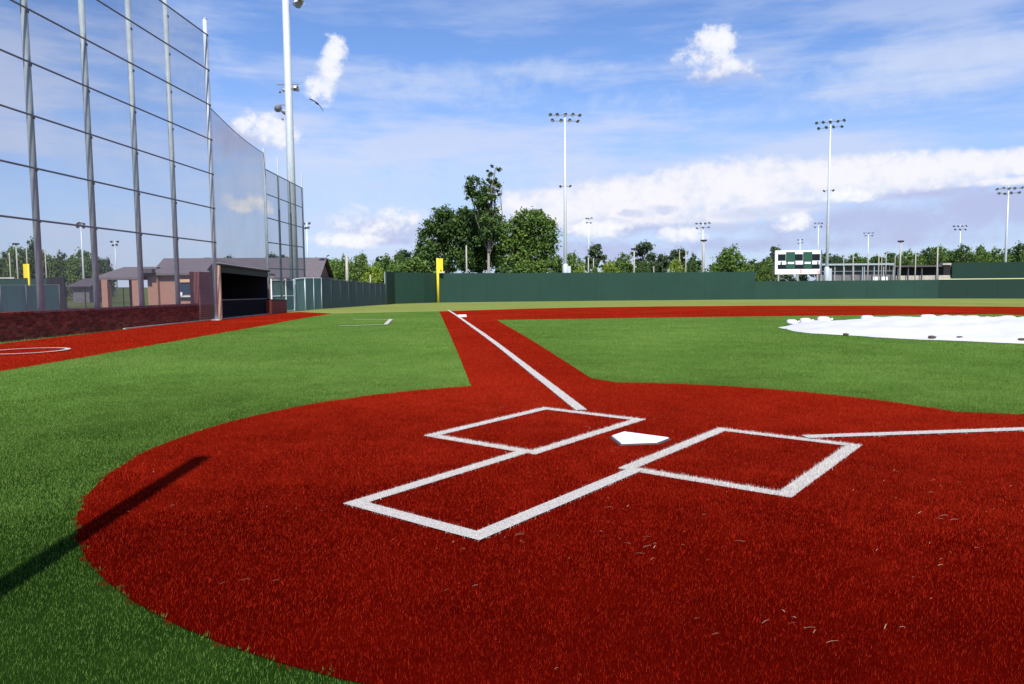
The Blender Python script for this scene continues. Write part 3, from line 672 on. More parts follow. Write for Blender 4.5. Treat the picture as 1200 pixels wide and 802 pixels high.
# low maroon padded wall past the dugout
a = G(315.5, 368.3); b = G(333, 366.8)
pad = empty('padded_wall', a, 'short maroon padded wall at the far end of the dugout', 'padded wall')
MB().wall((a.x, a.y), (b.x, b.y), .35, (a.z-.05, b.z-.05), (zz(315, 352, a), zz(333, 352.5, b))).build('pad', MT['redbox'], pad)
MB().wall((a.x, a.y), (b.x, b.y), .40, (zz(315, 352, a)+.001, zz(333, 352.5, b)+.001), (zz(315, 351.3, a)+.02, zz(333, 351.8, b)+.02)).build('cap', MT['black'], pad)

# second net frame past the dugout
F0 = G(315.5, 367.6).to_2d(); F3 = Vector((-41.3, 27.3)); FD = (F3-F0).normalized(); FN = Vector((-FD.y, FD.x))
nf = empty('net_frame', (F0.x, F0.y, TH(*F0)), 'farther steel net frame standing past the dugout by the light pole', 'net frame')
def fpt(px):
    o2 = Vector((CAM[0], CAM[1])); v = ray(px, 370); dv = Vector((v[0], v[1])); k = dv.x*(-FD.y)-dv.y*(-FD.x); b_ = F0-o2
    t = (b_.x*(-FD.y)-b_.y*(-FD.x))/k; return o2+dv*t
fp = [F0, fpt(331), fpt(344.3), fpt(358.3)]
ftop = [zz(310, 174, fp[0]), zz(328, 184, fp[1]), zz(342, 191, fp[2]), zz(355, 201, fp[3])]
for p, t in zip(fp, ftop): MB().tube([(p.x, p.y, TH(*p)-.05), (p.x, p.y, t)], .085 if p is F0 else .07, 10).build('post', MT['galv'], nf, True)
RZ2 = [(zz(312, y0, fp[0]), zz(357, y1, fp[3])) for y0, y1 in ((198, 220.6), (227, 243.5), (255, 267), (284, 290), (315, 316))]
for z0, z1 in RZ2: MB().tube([(fp[0].x, fp[0].y, z0), (fp[3].x, fp[3].y, z1)], .035, 6).build('rail', MT['galv'], nf)
m = MB(); n2 = Vector((.79, .613))*.09
m.add([(fp[0].x+n2.x, fp[0].y+n2.y, RZ2[-1][0]-.3), (fp[3].x+n2.x, fp[3].y+n2.y, .2), (fp[3].x+n2.x, fp[3].y+n2.y, RZ2[0][1]), (fp[0].x+n2.x, fp[0].y+n2.y, RZ2[0][0])], [(0, 1, 2, 3)])
m.build('net', MT['net_d'], nf)
# hanging net between the two frames, over the dugout
m = MB(); za, zb_ = zz(249, 124, P5), zz(310, 180, F0); K = 14
for i in range(K+1):
    t = i/K; p = P5.lerp(F0, t); sag = -.16*math.sin(math.pi*t)
    m.v += [(p.x, p.y, zr0+(zr1-zr0)*t+.1), (p.x, p.y, za+(zb_-za)*t+sag)]
for i in range(K): m.f.append((2*i, 2*i+2, 2*i+3, 2*i+1))
hn = empty('dugout_net', (P5.x, P5.y, zr0), 'fine grey net sagging between the two steel frames above the dugout', 'net')
m.build('net', MT['net_d'], hn)
MB().tube([m.v[2*i+1] for i in range(K+1)], .018, 5).build('cable', MT['cable'], hn)

# windscreen fences left
def screen_fence(name, pts, tops, label, m, pm, step=3.0, rail=True, r=.035):
    """pts: ground points (Vector2), tops: z of the top at each"""
    root = empty(name, (pts[0].x, pts[0].y, TH(*pts[0])), label, 'fence')
    for i in range(len(pts)-1):
        a, b = pts[i], pts[i+1]; n = max(1, round((b-a).length/step))
        for k in range(n):
            p, q = a.lerp(b, k/n), a.lerp(b, (k+1)/n); d = (q-p).normalized()*(.04)
            t0, t1 = tops[i]+(tops[i+1]-tops[i])*k/n, tops[i]+(tops[i+1]-tops[i])*(k+1)/n
            MB().wall(p+d, q-d, .02, (TH(*p)+.03, TH(*q)+.03), (t0-.06, t1-.06)).build('windscreen', m, root)
            MB().tube([(p.x, p.y, TH(*p)-.05), (p.x, p.y, t0+.03)], r, 8).build('post', pm, root, True)
            if rail: MB().tube([(p.x, p.y, t0), (q.x, q.y, t1)], r*.75, 6).build('top_rail', pm, root)
    p = pts[-1]; MB().tube([(p.x, p.y, TH(*p)-.05), (p.x, p.y, tops[-1]+.03)], r, 8).build('post', pm, root, True)
    return root
g0 = fpt(380)-Vector((0, 0)); g0 = G(377, 362.6); g0 = Vector((g0.x, g0.y)); g1 = P(451.5, 79); g1 = Vector((g1.x, g1.y))
screen_fence('windscreen_fence', [g0, g0.lerp(g1, .68), g1], [zz(377, 326.5, g0), zz(426, 331, g0.lerp(g1, .68)), zz(451, 332.5, g1)], 'long blue-green windscreen fence running to the outfield corner at left', MT['screen'], MT['cable'], 2.6, r=.024)
gA = Vector((-36.9, 23.6)); gA = G(319, 366.5); gA = Vector((gA.x, gA.y)); gB = G(345, 365); gB = Vector((gB.x, gB.y)); gC = G(358, 364.2); gC = Vector((gC.x, gC.y))
gt = empty('chain_link_gate', (gA.x, gA.y, TH(*gA)), 'pale teal screened gate with white frame behind the far net frame', 'gate')
zA, zB = zz(315, 327, gA), zz(344, 327, gB)
MB().wall(gA, gB, .02, (TH(*gA)+.05, TH(*gB)+.05), (zA-.05, zB-.05)).build('screen', MT['screenl'], gt)
for p, t in ((gA, zA), (gA.lerp(gB, .62), (zA+zB)/2), (gB, zB)): MB().tube([(p.x, p.y, TH(*p)), (p.x, p.y, t)], .045, 8).build('frame_post', MT['white'], gt)
for hf in (0.0, .47, .97):
    MB().tube([(gA.x, gA.y, TH(*gA)+.08+hf*(zA-TH(*gA)-.1)), (gB.x, gB.y, TH(*gB)+.08+hf*(zB-TH(*gB)-.1))], .032, 6).build('frame_rail', MT['white'], gt)
screen_fence('screen_fence', [gB+Vector((-.3, .3)), gC, g0], [zB, zz(358, 326, gC), zz(377, 326, g0)], 'pale teal screened fence between the gate and the long dark fence', MT['screenl'], MT['galv_l'], 1.9, r=.055)

# ------------------------------------------------------------------ outfield wall
ow = empty('outfield_wall', (*WALLPTS[1], TH(*WALLPTS[1])), 'long dark green outfield wall stepping down behind the scoreboard', 'outfield wall')
HI, LO = 2.80, 1.42
cnr = P(452.5, 79.5); cn2 = P(462, 86.5)
segs = [((cnr.x, cnr.y), (cn2.x, cn2.y), HI, MT['fenceg2'])]
WP = [(cn2.x, cn2.y)]+WALLPTS[1:]
for i in range(len(WP)-1):
    p, q = Vector(WP[i]), Vector(WP[i+1]); n = max(1, round((q-p).length/3.66))
    for k in range(n):
        a, b = p.lerp(q, k/n), p.lerp(q, (k+1)/n); ang = math.degrees(math.atan2(-(a.x+b.x)/2, (a.y+b.y)/2))
        hi = HI if ang > 19.6 else (HI-.55 if ang > 18.9 else LO)
        segs.append((tuple(a), tuple(b), hi, MT['fencegl'] if (i == 0 and k < 2) else (MT['fenceg'] if ang > 6.9 else MT['fenceg2'])))
for k, (a, b, hi, m) in enumerate(segs):
    a, b = Vector(a), Vector(b); d = (b-a).normalized()*.006
    MB().wall(a+d, b-d, .12, (TH(*a)-.03, TH(*b)-.03), (hi, hi)).build('panel', m, ow)
    if hi == LO and math.degrees(math.atan2(-(a.x+b.x)/2, (a.y+b.y)/2)) < 6.9:
        MB().wall(a, b, .26, (hi+.004, hi+.004), (hi+.13, hi+.13)).build('cap', MT['capy'], ow)
    nb = Vector((-(b-a).y, (b-a).x)).normalized(); nb = nb if nb.dot(a) > 0 else -nb
    c = a+nb*.13; MB().tube([(c.x, c.y, TH(*c)-.05), (c.x, c.y, hi-.05)], .05, 6).build('support_post', MT['galv'], ow)
# foul pole
fpp = Vector(WALLPTS[1])-Vector(WALLPTS[1]).normalized()*.5; fq = P(513.2, depth(fpp)); dF = depth(fq)
fo = empty('foul_pole', fq, 'bright yellow foul pole with a side screen against the left outfield wall', 'foul pole')
ztop = Z(512, 303, dF)
MB().tube([(fq.x, fq.y, fq.z-.1), (fq.x, fq.y, ztop)], .17, 12).build('pole', MT['yellow'], fo, True)
rv = Vector((RT[0], RT[1])).normalized()
zs0 = Z(516, 319.5, dF); c = Vector((fq.x, fq.y))+rv*.42
m = MB(); m.obox(c, rv, .26, .03, zs0, ztop-.02); m.build('screen_panel', MT['yellow'], fo)
for z_ in (zs0+.42, ztop-.10, zs0-.02): MB().obox(c, rv, .30, .045, z_, z_+.08).build('frame_bar', MT['yellow'], fo)
m = MB(); m.obox(c+Vector((-FH[0], -FH[1]))*.06, rv, .08, .02, zs0+.15, zs0+.33); m.build('badge', MT['bagd'], fo)

# batter's eye and other walls beyond centre field
be = empty('batters_eye', P(1150, 142), 'tall dark green screen rising behind the centre field wall at right', 'screen wall')
pts = [P(1115, 140), P(1160, 140), P(1210, 141), P(1290, 142)]
for a, b in zip(pts, pts[1:]):
    n = 3
    for k in range(n):
        p, q = a.lerp(b, k/n), a.lerp(b, (k+1)/n); MB().wall(p.to_2d(), q.to_2d(), .15, (p.z-.1, q.z-.1), (Z(1115, 308, 140), Z(1115, 307.6, 140))).build('panel', MT['fenceg2'], be)

# ------------------------------------------------------------------ light poles
def floodlight_mesh():
    m = MB(); n = 10
    m.tube([(0, .18, -.02), (0, .10, 0), (0, -.12, -.06), (0, -.30, -.14)], [.10, .20, .30, .34], n, cap=True)   # housing and reflector
    return m.mesh('floodlight', MT['lamp'])
def visor_mesh():
    m = MB(); k = 7; o = []
    for i in range(k):
        a = math.pi*i/(k-1); x, z = .35*math.cos(a), .35*math.sin(a)
        m.v += [(x, -.28, z-.13), (x*1.02, -.62, z*1.02-.20)]
    for i in range(k-1): m.f.append((2*i, 2*i+1, 2*i+3, 2*i+2))
    return m.mesh('visor', MT['lampw'])
FLM, VSM = floodlight_mesh(), visor_mesh()
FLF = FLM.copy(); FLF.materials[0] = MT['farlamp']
def floodlight(root, p, ang, s, visor=True, far_=False):
    o = bpy.data.objects.new('floodlight', FLF if far_ else FLM); col.objects.link(o); o.parent = root; o.location = p; o.rotation_euler = (R(random.uniform(-12, 8)), 0, ang); o.scale = (s, s, s)
    if visor:
        v = bpy.data.objects.new('visor', VSM); col.objects.link(v); v.parent = o
HOMEANG = lambda x, y: math.atan2(-x, y)                  # rotation that turns -y of a lamp toward the field
def light_pole(base, ztop, r0, r1, label, rowsz, midz=None, group='floodlight poles round the fields', face=None, s=1.0, bw_=3.0, base_tube=True):
    root = empty('light_pole', base, label, 'light pole', group); b = Vector(base)
    face = face if face is not None else HOMEANG(b.x, b.y)
    H = ztop-b.z
    m = MB(); m.tube([(0, 0, -.2), (0, 0, H*.5), (0, 0, H)], [r0, (r0+r1)/2, r1], 14); o = m.build('pole', MT['galv_l'], None, True); o.parent = root
    if base_tube:
        m = MB(); m.tube([(0, 0, -.2), (0, 0, 4.9), (0, 0, 5.2)], [r0*1.55, r0*1.5, r0*1.05], 14); o = m.build('base_sleeve', MT['galv_l'], None, True); o.parent = root
        q_ = Vector((math.cos(face), math.sin(face))); o = MB().obox(q_*r0*2.0, q_, .2, .25, 2.4, 4.9).build('control_box', MT['galv_l']); o.parent = root
    rx, ry = math.cos(face), math.sin(face)
    for (z, n, wd) in rowsz:
        m = MB(); zz_ = z-b.z; m.tube([(-rx*wd/2, -ry*wd/2, zz_), (rx*wd/2, ry*wd/2, zz_)], .07*s, 6); o = m.build('crossarm', MT['lamp']); o.parent = root
        for i in range(n):
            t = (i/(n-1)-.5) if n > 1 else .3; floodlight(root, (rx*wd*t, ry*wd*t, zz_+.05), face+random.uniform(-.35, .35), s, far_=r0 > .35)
    if midz:
        zz_ = midz-b.z; m = MB(); m.tube([(-rx*.9*s, -ry*.9*s, zz_), (rx*.9*s, ry*.9*s, zz_)], .06*s, 6); o = m.build('bracket', MT['lamp']); o.parent = root
        for sgn in (-1, 1): floodlight(root, (rx*.85*s*sgn, ry*.85*s*sgn, zz_+.05), face+sgn*.3, s*.8)
    return root
camface = lambda p: math.atan2(-(p[0]-CAM[0]), (p[1]-CAM[1]))
for px, d, tops, mid, lab, n1, n2, w1, r0 in [
        (662.5, 104, (135, 142), 218.5, 'tall white floodlight pole right of the big tree clump', 5, 4, 34, .27),
        (968.5, 132, (143, 149.5), 223.5, 'tall white floodlight pole beside the scoreboard', 5, 4, 30, .31),
        (1177, 205, (221, 226.5), None, 'white floodlight pole behind the tall green screen at far right', 5, 4, 24, .40),
        (823, 260, (262, 267), None, 'distant twin-row floodlight pole seen above the dense round tree', 4, 3, 15, .40),
        (1123, 300, (265, 269), None, 'distant floodlight pole above the trees left of the far right pole', 4, 3, 13, .42),
        (690, 330, (256, 261), None, 'faint distant floodlight pole just right of the tall pole by the tree clump', 3, 2, 6, .40),
        (957.5, 330, (262, 266), None, 'faint distant floodlight pole just left of the tall pole by the scoreboard', 3, 2, 8, .40),
        (1016, 360, (273, 276.5), None, 'small distant floodlight pole above the grandstand roof', 3, 2, 9, .42),
        (936.5, 380, (281, 285), None, 'tiny faint floodlight pole rising behind the scoreboard', 2, 2, 5, .4),
        (361.5, 230, (262, 267), None, 'distant floodlight pole just right of the far net frame', 2, 2, 5, .35),
        (98.5, 150, (262, 266), None, 'floodlight pole seen through the netting between the second and third posts', 3, 2, 7, .24),
        (137, 240, (283, 287), None, 'small distant floodlight pole seen through the netting above the brick building', 2, 2, 6, .25)]:
    b = P(px, d); mpp = d/FPX
    light_pole(b, Z(px, tops[0]-3, d) if d < 210 else Z(px, tops[0]-1, d), r0, r0*.45, lab, [(Z(px, tops[0], d), n1, w1*mpp), (Z(px, tops[1], d), n2, w1*.82*mpp)], Z(px, mid, d) if mid else None, face=camface(b)+random.uniform(-.15, .15), s=max(.72, min(1.25, mpp*5.2)), base_tube=d < 140)
# the near pole at third base, its head out of the frame
b = G(346, 361.5); dn = depth(b); ls = dn/FPX
near = light_pole(b, Z(338, -42, dn), .36, .27, 'thick white light pole next to the far net frame, its head above the photo', [(Z(338, -30, dn), 5, 3.6)], None, face=camface(b), s=1.0, bw_=3, base_tube=False)
rvv = Vector((RT[0], RT[1]))
def arm(py, offs, nm):
    z = Z(342, py, dn)-b.z; m = MB(); m.tube([(rvv.x*-1.1*offs[0], rvv.y*-1.1*offs[0], z), (rvv.x*offs[1], rvv.y*offs[1], z)], .05, 6); o = m.build(nm, MT['lamp']); o.parent = near
arm(99, (.8, .9), 'bracket'); arm(123, (.75, .1), 'bracket')
for dx, py, s, a in ((-6, 105, .55, .3), (-10, 107, .35, 1.2), (5, 103, .7, -.4), (10, 105, .45, -1.2), (-13, 125, .95, 1.5), (-7, 130, .8, .4), (-8, 139, .4, .2), (11, 4, 1.1, -.8)):
    floodlight(near, (rvv.x*dx*ls, rvv.y*dx*ls, Z(342, py, dn)-b.z), camface(b)+a+1.5, s, visor=s > .6)

# small park lamps and plain posts
def lamp_post(px, d, ytop, rad, label, head=True, m=None, group='small lamp posts behind the outfield wall'):
    b = P(px, d); H = Z(px, ytop, d)-b.z; root = empty('lamp_post' if head else 'steel_post', b, label, 'lamp post' if head else 'post', group)
    o = MB().tube([(0, 0, -.1), (0, 0, H*.6), (0, 0, H)], [rad, rad*.85, rad*.7], 10).build('pole', m or MT['capp'], None, True); o.parent = root
    if head:
        k = MB(); a = camface(b); k.obox((0, 0), (math.cos(a), math.sin(a)), .26*d/100+.2, .25, H, H+.28*d/130); k.obox((0, 0), (math.cos(a), math.sin(a)), .12, .12, H-.1, H); o = k.build('lamp_head', MT['black']); o.parent = root
MT['capp'] = mat('cream_post_paint', (0.40, .38, .33), .6, var=.08)
lamp_post(743, 125, 293, .16, 'cream lamp post with a dark head between the two pines')
lamp_post(824, 122, 283, .24, 'thick cream lamp post with a dark head left of the dense round tree')
lamp_post(1054, 150, 284, .20, 'cream lamp post with a dark head in front of the grandstand')
lamp_post(21.5, 135, 287, .16, 'pale lamp post seen through the netting at the far left')
for px, d, y, rad, lab in [(547, 108, 288, .14, 'plain cream post in front of the dark tree clump'), (689.5, 122, 302, .12, 'left one of two thin white posts right of the tall floodlight pole'),
        (695.5, 122, 303, .10, 'right one of two thin white posts right of the tall floodlight pole'), (803.5, 124, 293, .10, 'slim cream post left of the thick lamp post'), (796, 150, 293, .08, 'faint thin post at the yellow-green bush'),
        (766, 118, 312, .08, 'short thin stub post at the foot of the pine'), (1097.5, 128, 289, .14, 'plain cream post where the outfield wall turns darker'), (1072, 150, 294, .13, 'slim grey post right of the lamp post at the grandstand'),
        (1016.5, 178, 297, .14, 'thin post at the left end of the post row over the grandstand roof'), (1029, 178, 296, .14, 'thick thin-topped post in the post row over the grandstand'), (1032.5, 182, 297, .10, 'slim post right beside the thicker one over the grandstand'),
        (1037.5, 182, 297, .12, 'thin post in the right half of the post row over the grandstand'), (1048, 178, 300, .10, 'last thin post at the right end of the grandstand roof'), (999, 178, 295, .14, 'thin cream post above the left part of the grandstand roof'), (988, 178, 298, .10, 'leftmost thin post of the row over the grandstand roof'),
        (407, 120, 300, .30, 'thick pale post behind the dark windscreen fence'), (434, 100, 322, .10, 'short thin post behind the right end of the windscreen fence'), (13, 130, 296, .12, 'thin post at the far left edge behind the green fence'), (33.2, 140, 290, .12, 'thin pale post rising behind the yellow pole'), (55, 130, 291, .12, 'thin pale post just right of the nearest net post')]:
    lamp_post(px, d, y, rad, lab, head=False, group='plain steel posts beyond the fences')

# ------------------------------------------------------------------ scoreboard
dS = 134
b0, b1 = P(908, dS), P(962.5, dS); ax = (b1-b0).to_2d().normalized(); cx = ((b0+b1)/2); half = (b1-b0).to_2d().length/2
sbz = lambda y: Z(935, y, dS)
sb = empty('scoreboard', cx, 'white scoreboard with dark green panels on three posts behind the outfield wall', 'scoreboard')
fwd = Vector((-FH[0], -FH[1]))
def sbp(px0, px1, y0, y1, dep0, dep1, name, m):
    u0 = (px0-935.25)*dS/FPX; u1 = (px1-935.25)*dS/FPX; c = cx.to_2d()+ax*(u0+u1)/2+fwd*(dep0+dep1)/2
    return MB().obox(c, ax, abs(u1-u0)/2, (dep1-dep0)/2, sbz(y1), sbz(y0)).build(name, m, sb)
sbp(908, 962.5, 293.5, 321.5, -.5, 0, 'cabinet', MT['white'])
for x0, x1 in ((911, 920), (931, 940), (951, 960)): sbp(x0, x1, 298, 305.5, -.02, .05, 'score_panel', MT['sbdark'])
for x0, x1 in ((920.4, 930.8), (940.4, 950.8)): sbp(x0, x1, 295.5, 306.5, -.02, .10, 'team_panel', MT['sbgreen'])
sbp(911, 960, 310.2, 315.2, -.02, .05, 'lower_panel', MT['sbdark'])
for x0, x1 in ((920.5, 931), (941, 950.5)): sbp(x0, x1, 309.5, 314.8, .051, .09, 'count_panel', MT['sbgreen'])
for x0 in (914.2, 921, 930.2, 940.5, 949.5, 957): sbp(x0, x0+1.6, 306.6, 310, -.02, .04, 'divider', MT['sbgreen'])
sbp(936.8, 939.6, 316.0, 320.4, -.02, .03, 'emblem', MT['pink']); sbp(957.5, 961, 317, 321, -.02, .03, 'emblem', MT['pink'])
for px in (912, 934.5, 957.5):
    q = P(px, dS+.2); MB().tube([(q.x, q.y, q.z-.1), (q.x, q.y, sbz(321.6))], .15, 8).build('post', MT['capp'], sb)

# grandstand of the next field
dG = 188
gs = empty('grandstand', P(1003, dG), 'low grey roofed grandstand with mesh sides beyond the outfield wall', 'grandstand')
def gbox(px0, px1, y0, y1, d0, d1, name, m):
    a, b = P(px0, d0).to_2d(), P(px1, d0).to_2d(); axx = (b-a).normalized(); c = (a+b)/2-fwd*(d1-d0)/2
    return MB().obox(c, axx, (b-a).length/2, (d1-d0)/2, Z((px0+px1)/2, y1, d0), Z((px0+px1)/2, y0, d0)).build(name, m, gs)
gbox(955, 1047, 309.0, 311.0, dG-1, dG+7, 'roof', MT['galv'])
gbox(957, 1046, 311.3, 334, dG+1.2, dG+1.5, 'back_mesh', MT['stand'])
gbox(957, 1046, 322.5, 334, dG+.5, dG+.8, 'seat_wall', MT['stand'])
for px in (962, 978, 989, 1000, 1010.5, 1012.5, 1024, 1035, 1046.5): gbox(px-.45, px+.45, 311.1, 336, dG-.6, dG-.3, 'column', MT['galv'])
for px0, px1 in ((1023, 1030), (1033, 1040)): gbox(px0, px1, 324.5, 330, dG-.9, dG-.65, 'sign_board', MT['white'])
gbox(957, 1046, 317.8, 318.2, dG-.25, dG-.1, 'rail', MT['galv'])
g2 = empty('stand_annex', P(1080, dG), 'dark low pavilion with a pale base between the grandstand and the tall screen', 'pavilion')
gs_ = gs; gs = g2
gbox(1048, 1114, 311.0, 313.0, dG-1.2, dG+6, 'roof', MT['shingle2'])
gbox(1049, 1113, 313.3, 324, dG+2, dG+2.4, 'back_wall', MT['black'])
gbox(1049, 1113, 323, 334, dG+.3, dG+.8, 'base_wall', MT['standl'])
for px in (1052, 1064, 1080, 1099): gbox(px-.5, px+.5, 313.2, 334, dG-.8, dG-.4, 'column', MT['cable'])
gbox(1104, 1114, 308.5, 310.7, dG-1.6, dG+1, 'awning', MT['standl'])

# ------------------------------------------------------------------ buildings left
def gable_house(name, FL, FR, depthv, zb, ze, zr, label, wm, rm, hipL=0.0, hipR=0.0, over=.5):
    root = empty(name, (FL.x, FL.y, zb), label, 'building'); BR_, BL_ = FR+depthv, FL+depthv
    m = MB(); c = [FL, FR, BR_, BL_]
    m.v = [(p.x, p.y, zb-.2) for p in c]+[(p.x, p.y, ze) for p in c]; m.f = [(0, 1, 5, 4), (1, 2, 6, 5), (2, 3, 7, 6), (3, 0, 4, 7)]
    m.build('wall', wm, root)
    d = (FR-FL).normalized(); n = depthv.normalized()
    q = [FL-d*over-n*over, FR+d*(over)-n*over, BR_+d*over+n*over, BL_-d*over+n*over]; r0, r1 = (q[0]+q[3])/2+d*hipL, (q[1]+q[2])/2-d*hipR
    m = MB(); zo = ze-.05; m.v = [(p.x, p.y, zo) for p in q]+[(r0.x, r0.y, zr), (r1.x, r1.y, zr)]+[(p.x, p.y, zo-.18) for p in q]
    m.f = [(0, 1, 5, 4), (2, 3, 4, 5), (0, 6, 7, 1), (1, 7, 8, 2), (2, 8, 9, 3), (3, 9, 6, 0), (9, 8, 7, 6)]
    if hipL: m.f.append((3, 0, 4))
    if hipR: m.f.append((1, 2, 5))
    m.build('roof', rm, root)
    for hip, e0, e1, rr_, sg in ((hipL, FL, BL_, r0, -1), (hipR, FR, BR_, r1, 1)):
        if not hip:
            m = MB(); a, b = e0+d*sg*.02, e1+d*sg*.02; mid = (a+b)/2; m.add([(a.x, a.y, ze-.05), (b.x, b.y, ze-.05), (mid.x, mid.y, zr-.25)], [(0, 1, 2)]); m.build('gable', wm, root)
    return root, d, n
dB = 78
FR = P(371, dB).to_2d(); fdv = Vector((RT[0], RT[1])).normalized()*.995+Vector((FH[0], FH[1]))*.1; fdv.normalize(); FL = FR-fdv*16.5
dv = Vector((-fdv.y, fdv.x))*9.2
wmB = brick_mat('clubhouse_brick', (.36, .13, .07), (.46, .19, .10), (.45, .38, .3), fdv)
gable_house('brick_clubhouse', FL, FR, dv, TH(*FR), Z(371, 324, dB), Z(376, 302, dB+4.5), 'long grey-roofed brick building with a gable end behind the dugout', brick_mat('clubhouse_brick', (.26, .075, .04), (.34, .11, .06), (.35, .26, .2), Vector((-fdv.y, fdv.x))), MT['shingle'])
# concession building with breezeway
dA = 66
aL, aR = P(173, dA).to_2d(), P(262, dA-1).to_2d(); ad = (aR-aL).normalized(); an = Vector((-ad.y, ad.x))
wmA = brick_mat('pink_brick', (.27, .10, .068), (.34, .135, .092), (.34, .26, .21), ad)
cb, d_, n_ = gable_house('concession_building', aL, aR, an*8.5, TH(*aL), Z(190, 320, dA), Z(200, 302.5, dA+4.2), 'pink brick building with a service window behind the left netting', wmA, MT['shingle'], hipL=3.6, hipR=4.2)
def onwall(px0, px1, y0, y1, out, th, name, m, parent, d=dA):
    t0 = (P(px0, d).to_2d()-aL).dot(ad); t1 = (P(px1, d).to_2d()-aL).dot(ad); c = aL+ad*(t0+t1)/2-an*(out+th/2)
    return MB().obox(c, ad, (t1-t0)/2, th/2, Z((px0+px1)/2, y1, d), Z((px0+px1)/2, y0, d)).build(name, m, parent)
onwall(210.5, 240.5, 327.5, 331, .004, .25, 'lintel', MT['beige'], cb)
wfr = onwall(211.5, 239, 331.3, 346.5, .004, .07, 'window', MT['beige'], cb)
o = onwall(212.2, 229, 332, 345.5, .08, .03, 'pane', MT['glass'], None); o.parent = wfr; o.matrix_parent_inverse = wfr.matrix_basis.inverted()
o = onwall(230, 238.4, 332, 345.5, .08, .03, 'pane', MT['glass'], None); o.parent = wfr; o.matrix_parent_inverse = wfr.matrix_basis.inverted()
onwall(210.5, 240.5, 346.7, 348.2, .004, .32, 'counter', MT['galv_l'], cb)
onwall(213, 219.5, 342.5, 346.5, .33, .05, 'notice', MT['white'], cb)
onwall(230, 241, 351, 359, .004, .3, 'cabinet', MT['galv'], cb)
onwall(181.5, 188.5, 322, 361, .004, .30, 'shade_strip', brick_mat('shaded_brick', (.28, .11, .065), (.34, .15, .09), (.3, .24, .2), ad), cb)  # the wall's vertical shadow, stood in for by a brick strip
onwall(172, 189, 315.5, 320.2, .6, .5, 'awning', MT['shingle2'], cb)
onwall(245, 252, 331, 344, .004, .2, 'hatch', MT['black'], cb)
bwR = empty('breezeway', P(140, dA+1), 'low grey-roofed open breezeway on brick pillars left of the pink brick building', 'shelter')
e0, e1 = P(119, dA+.5).to_2d(), P(171.5, dA+.2).to_2d()
ze = Z(140, 325.3, dA); zr_ = Z(150, 313, dA+2.5); dd = (e1-e0).normalized(); nn = Vector((-dd.y, dd.x))
m = MB(); q = [e0-dd*.5-nn*.6, e1-nn*.6, e1+nn*5, e0-dd*.5+nn*5]; m.v = [(p.x, p.y, ze) for p in q]+[(*(q[0]+dd*1.3+nn*2.8), zr_), (*(q[1]+nn*2.8), zr_)]+[(p.x, p.y, ze-.2) for p in q]
m.f = [(0, 1, 5, 4), (2, 3, 4, 5), (3, 0, 4), (1, 2, 5), (0, 6, 7, 1), (1, 7, 8, 2), (2, 8, 9, 3), (3, 9, 6, 0), (9, 8, 7, 6)]; m.build('roof', MT['shingle'], bwR)
for px, w_ in ((124.5, 3.6), (160.5, 4.0)):
    for back in (0, 4.2):
        c = P(px, dA).to_2d()+nn*back; MB().obox(c, dd, w_*dA/FPX, .3, TH(*c)-.1, ze-.2).build('pillar', wmA, bwR)
c = (e0+e1)/2+nn*4.6
# black chain link fences beyond
def railfence(name, a, b, top, label, m, step=2.4):
    root = empty(name, (a.x, a.y, a.z), label, 'fence'); n = max(2, round((b-a).length/step))
    for k in range(n+1):
        p = a.lerp(b, k/n); MB().tube([(p.x, p.y, p.z-.05), (p.x, p.y, top)], .05, 6).build('post', m, root)
    for z in (top-.03, a.z+.15): MB().tube([(a.x, a.y, z), (b.x, b.y, z)], .03, 6).build('rail', m, root)
    q = MB(); q.add([(a.x, a.y, a.z+.1), (b.x, b.y, b.z+.1), (b.x, b.y, top), (a.x, a.y, top)], [(0, 1, 2, 3)]); q.build('mesh', net_mat('chain_link', (.05, .055, .06), .35), root)
railfence('chain_link_fence', P(77, 73), P(121, 74), Z(95, 336, 73), 'black chain link fence left of the breezeway pillars', MT['black'])
railfence('chain_link_fence', P(126, 80), P(162, 80), Z(140, 337, 80), 'black chain link fence seen through the open breezeway', MT['black'])
# green field fence at far left
lf = [P(-60, 62).to_2d(), P(30, 62).to_2d(), P(69, 63).to_2d()]
screen_fence('field_fence', lf, [Z(0, 334.5, 62)]*3, 'dark teal windscreen fence behind the netting at the far left', MT['screend'], MT['cable'], 2.4)
bp2 = empty('black_panel_wall', P(66, 68), 'black windscreen panel wall right of the dark teal fence', 'panel wall')
for k in range(3):
    a, b = P(55+k*7, 68).to_2d(), P(62+k*7, 68).to_2d(); MB().wall(a, b-(b-a).normalized()*.02, .1, (TH(*a)-.1, TH(*b)-.1), (Z(66, 325, 68),)*2).build('panel', MT['black'], bp2)
gw = empty('green_field_wall', P(20, 110), 'pale topped green wall far behind the teal fence at left', 'wall')
for k in range(6):
    a, b = P(-40+k*16, 110).to_2d(), P(-24+k*16, 110).to_2d(); MB().wall(a, b-(b-a).normalized()*.02, .15, (TH(*a)-.1, TH(*b)-.1), (Z(20, 327, 110),)*2).build('panel', MT['fenceg'], gw)
q0, q1 = P(-40, 110).to_2d(), P(18, 110).to_2d(); MB().wall(q0, q1, .4, (Z(20, 326.9, 110),)*2, (Z(20, 325, 110),)*2).build('cap', MT['standl'], gw)
yq = P(34.3, 76); yp = empty('foul_pole', yq, 'yellow foul pole of the next field seen through the netting at left', 'foul pole')
MB().tube([(yq.x, yq.y, yq.z), (yq.x, yq.y, Z(34, 309.5, 76))], .10, 10).build('pole', MT['yellow'], yp, True)
c = yq.to_2d()-rv*.27; MB().obox(c, rv, .24, .04, Z(31, 326, 76), Z(31, 309.5, 76)).build('screen_panel', MT['yellow'], yp)
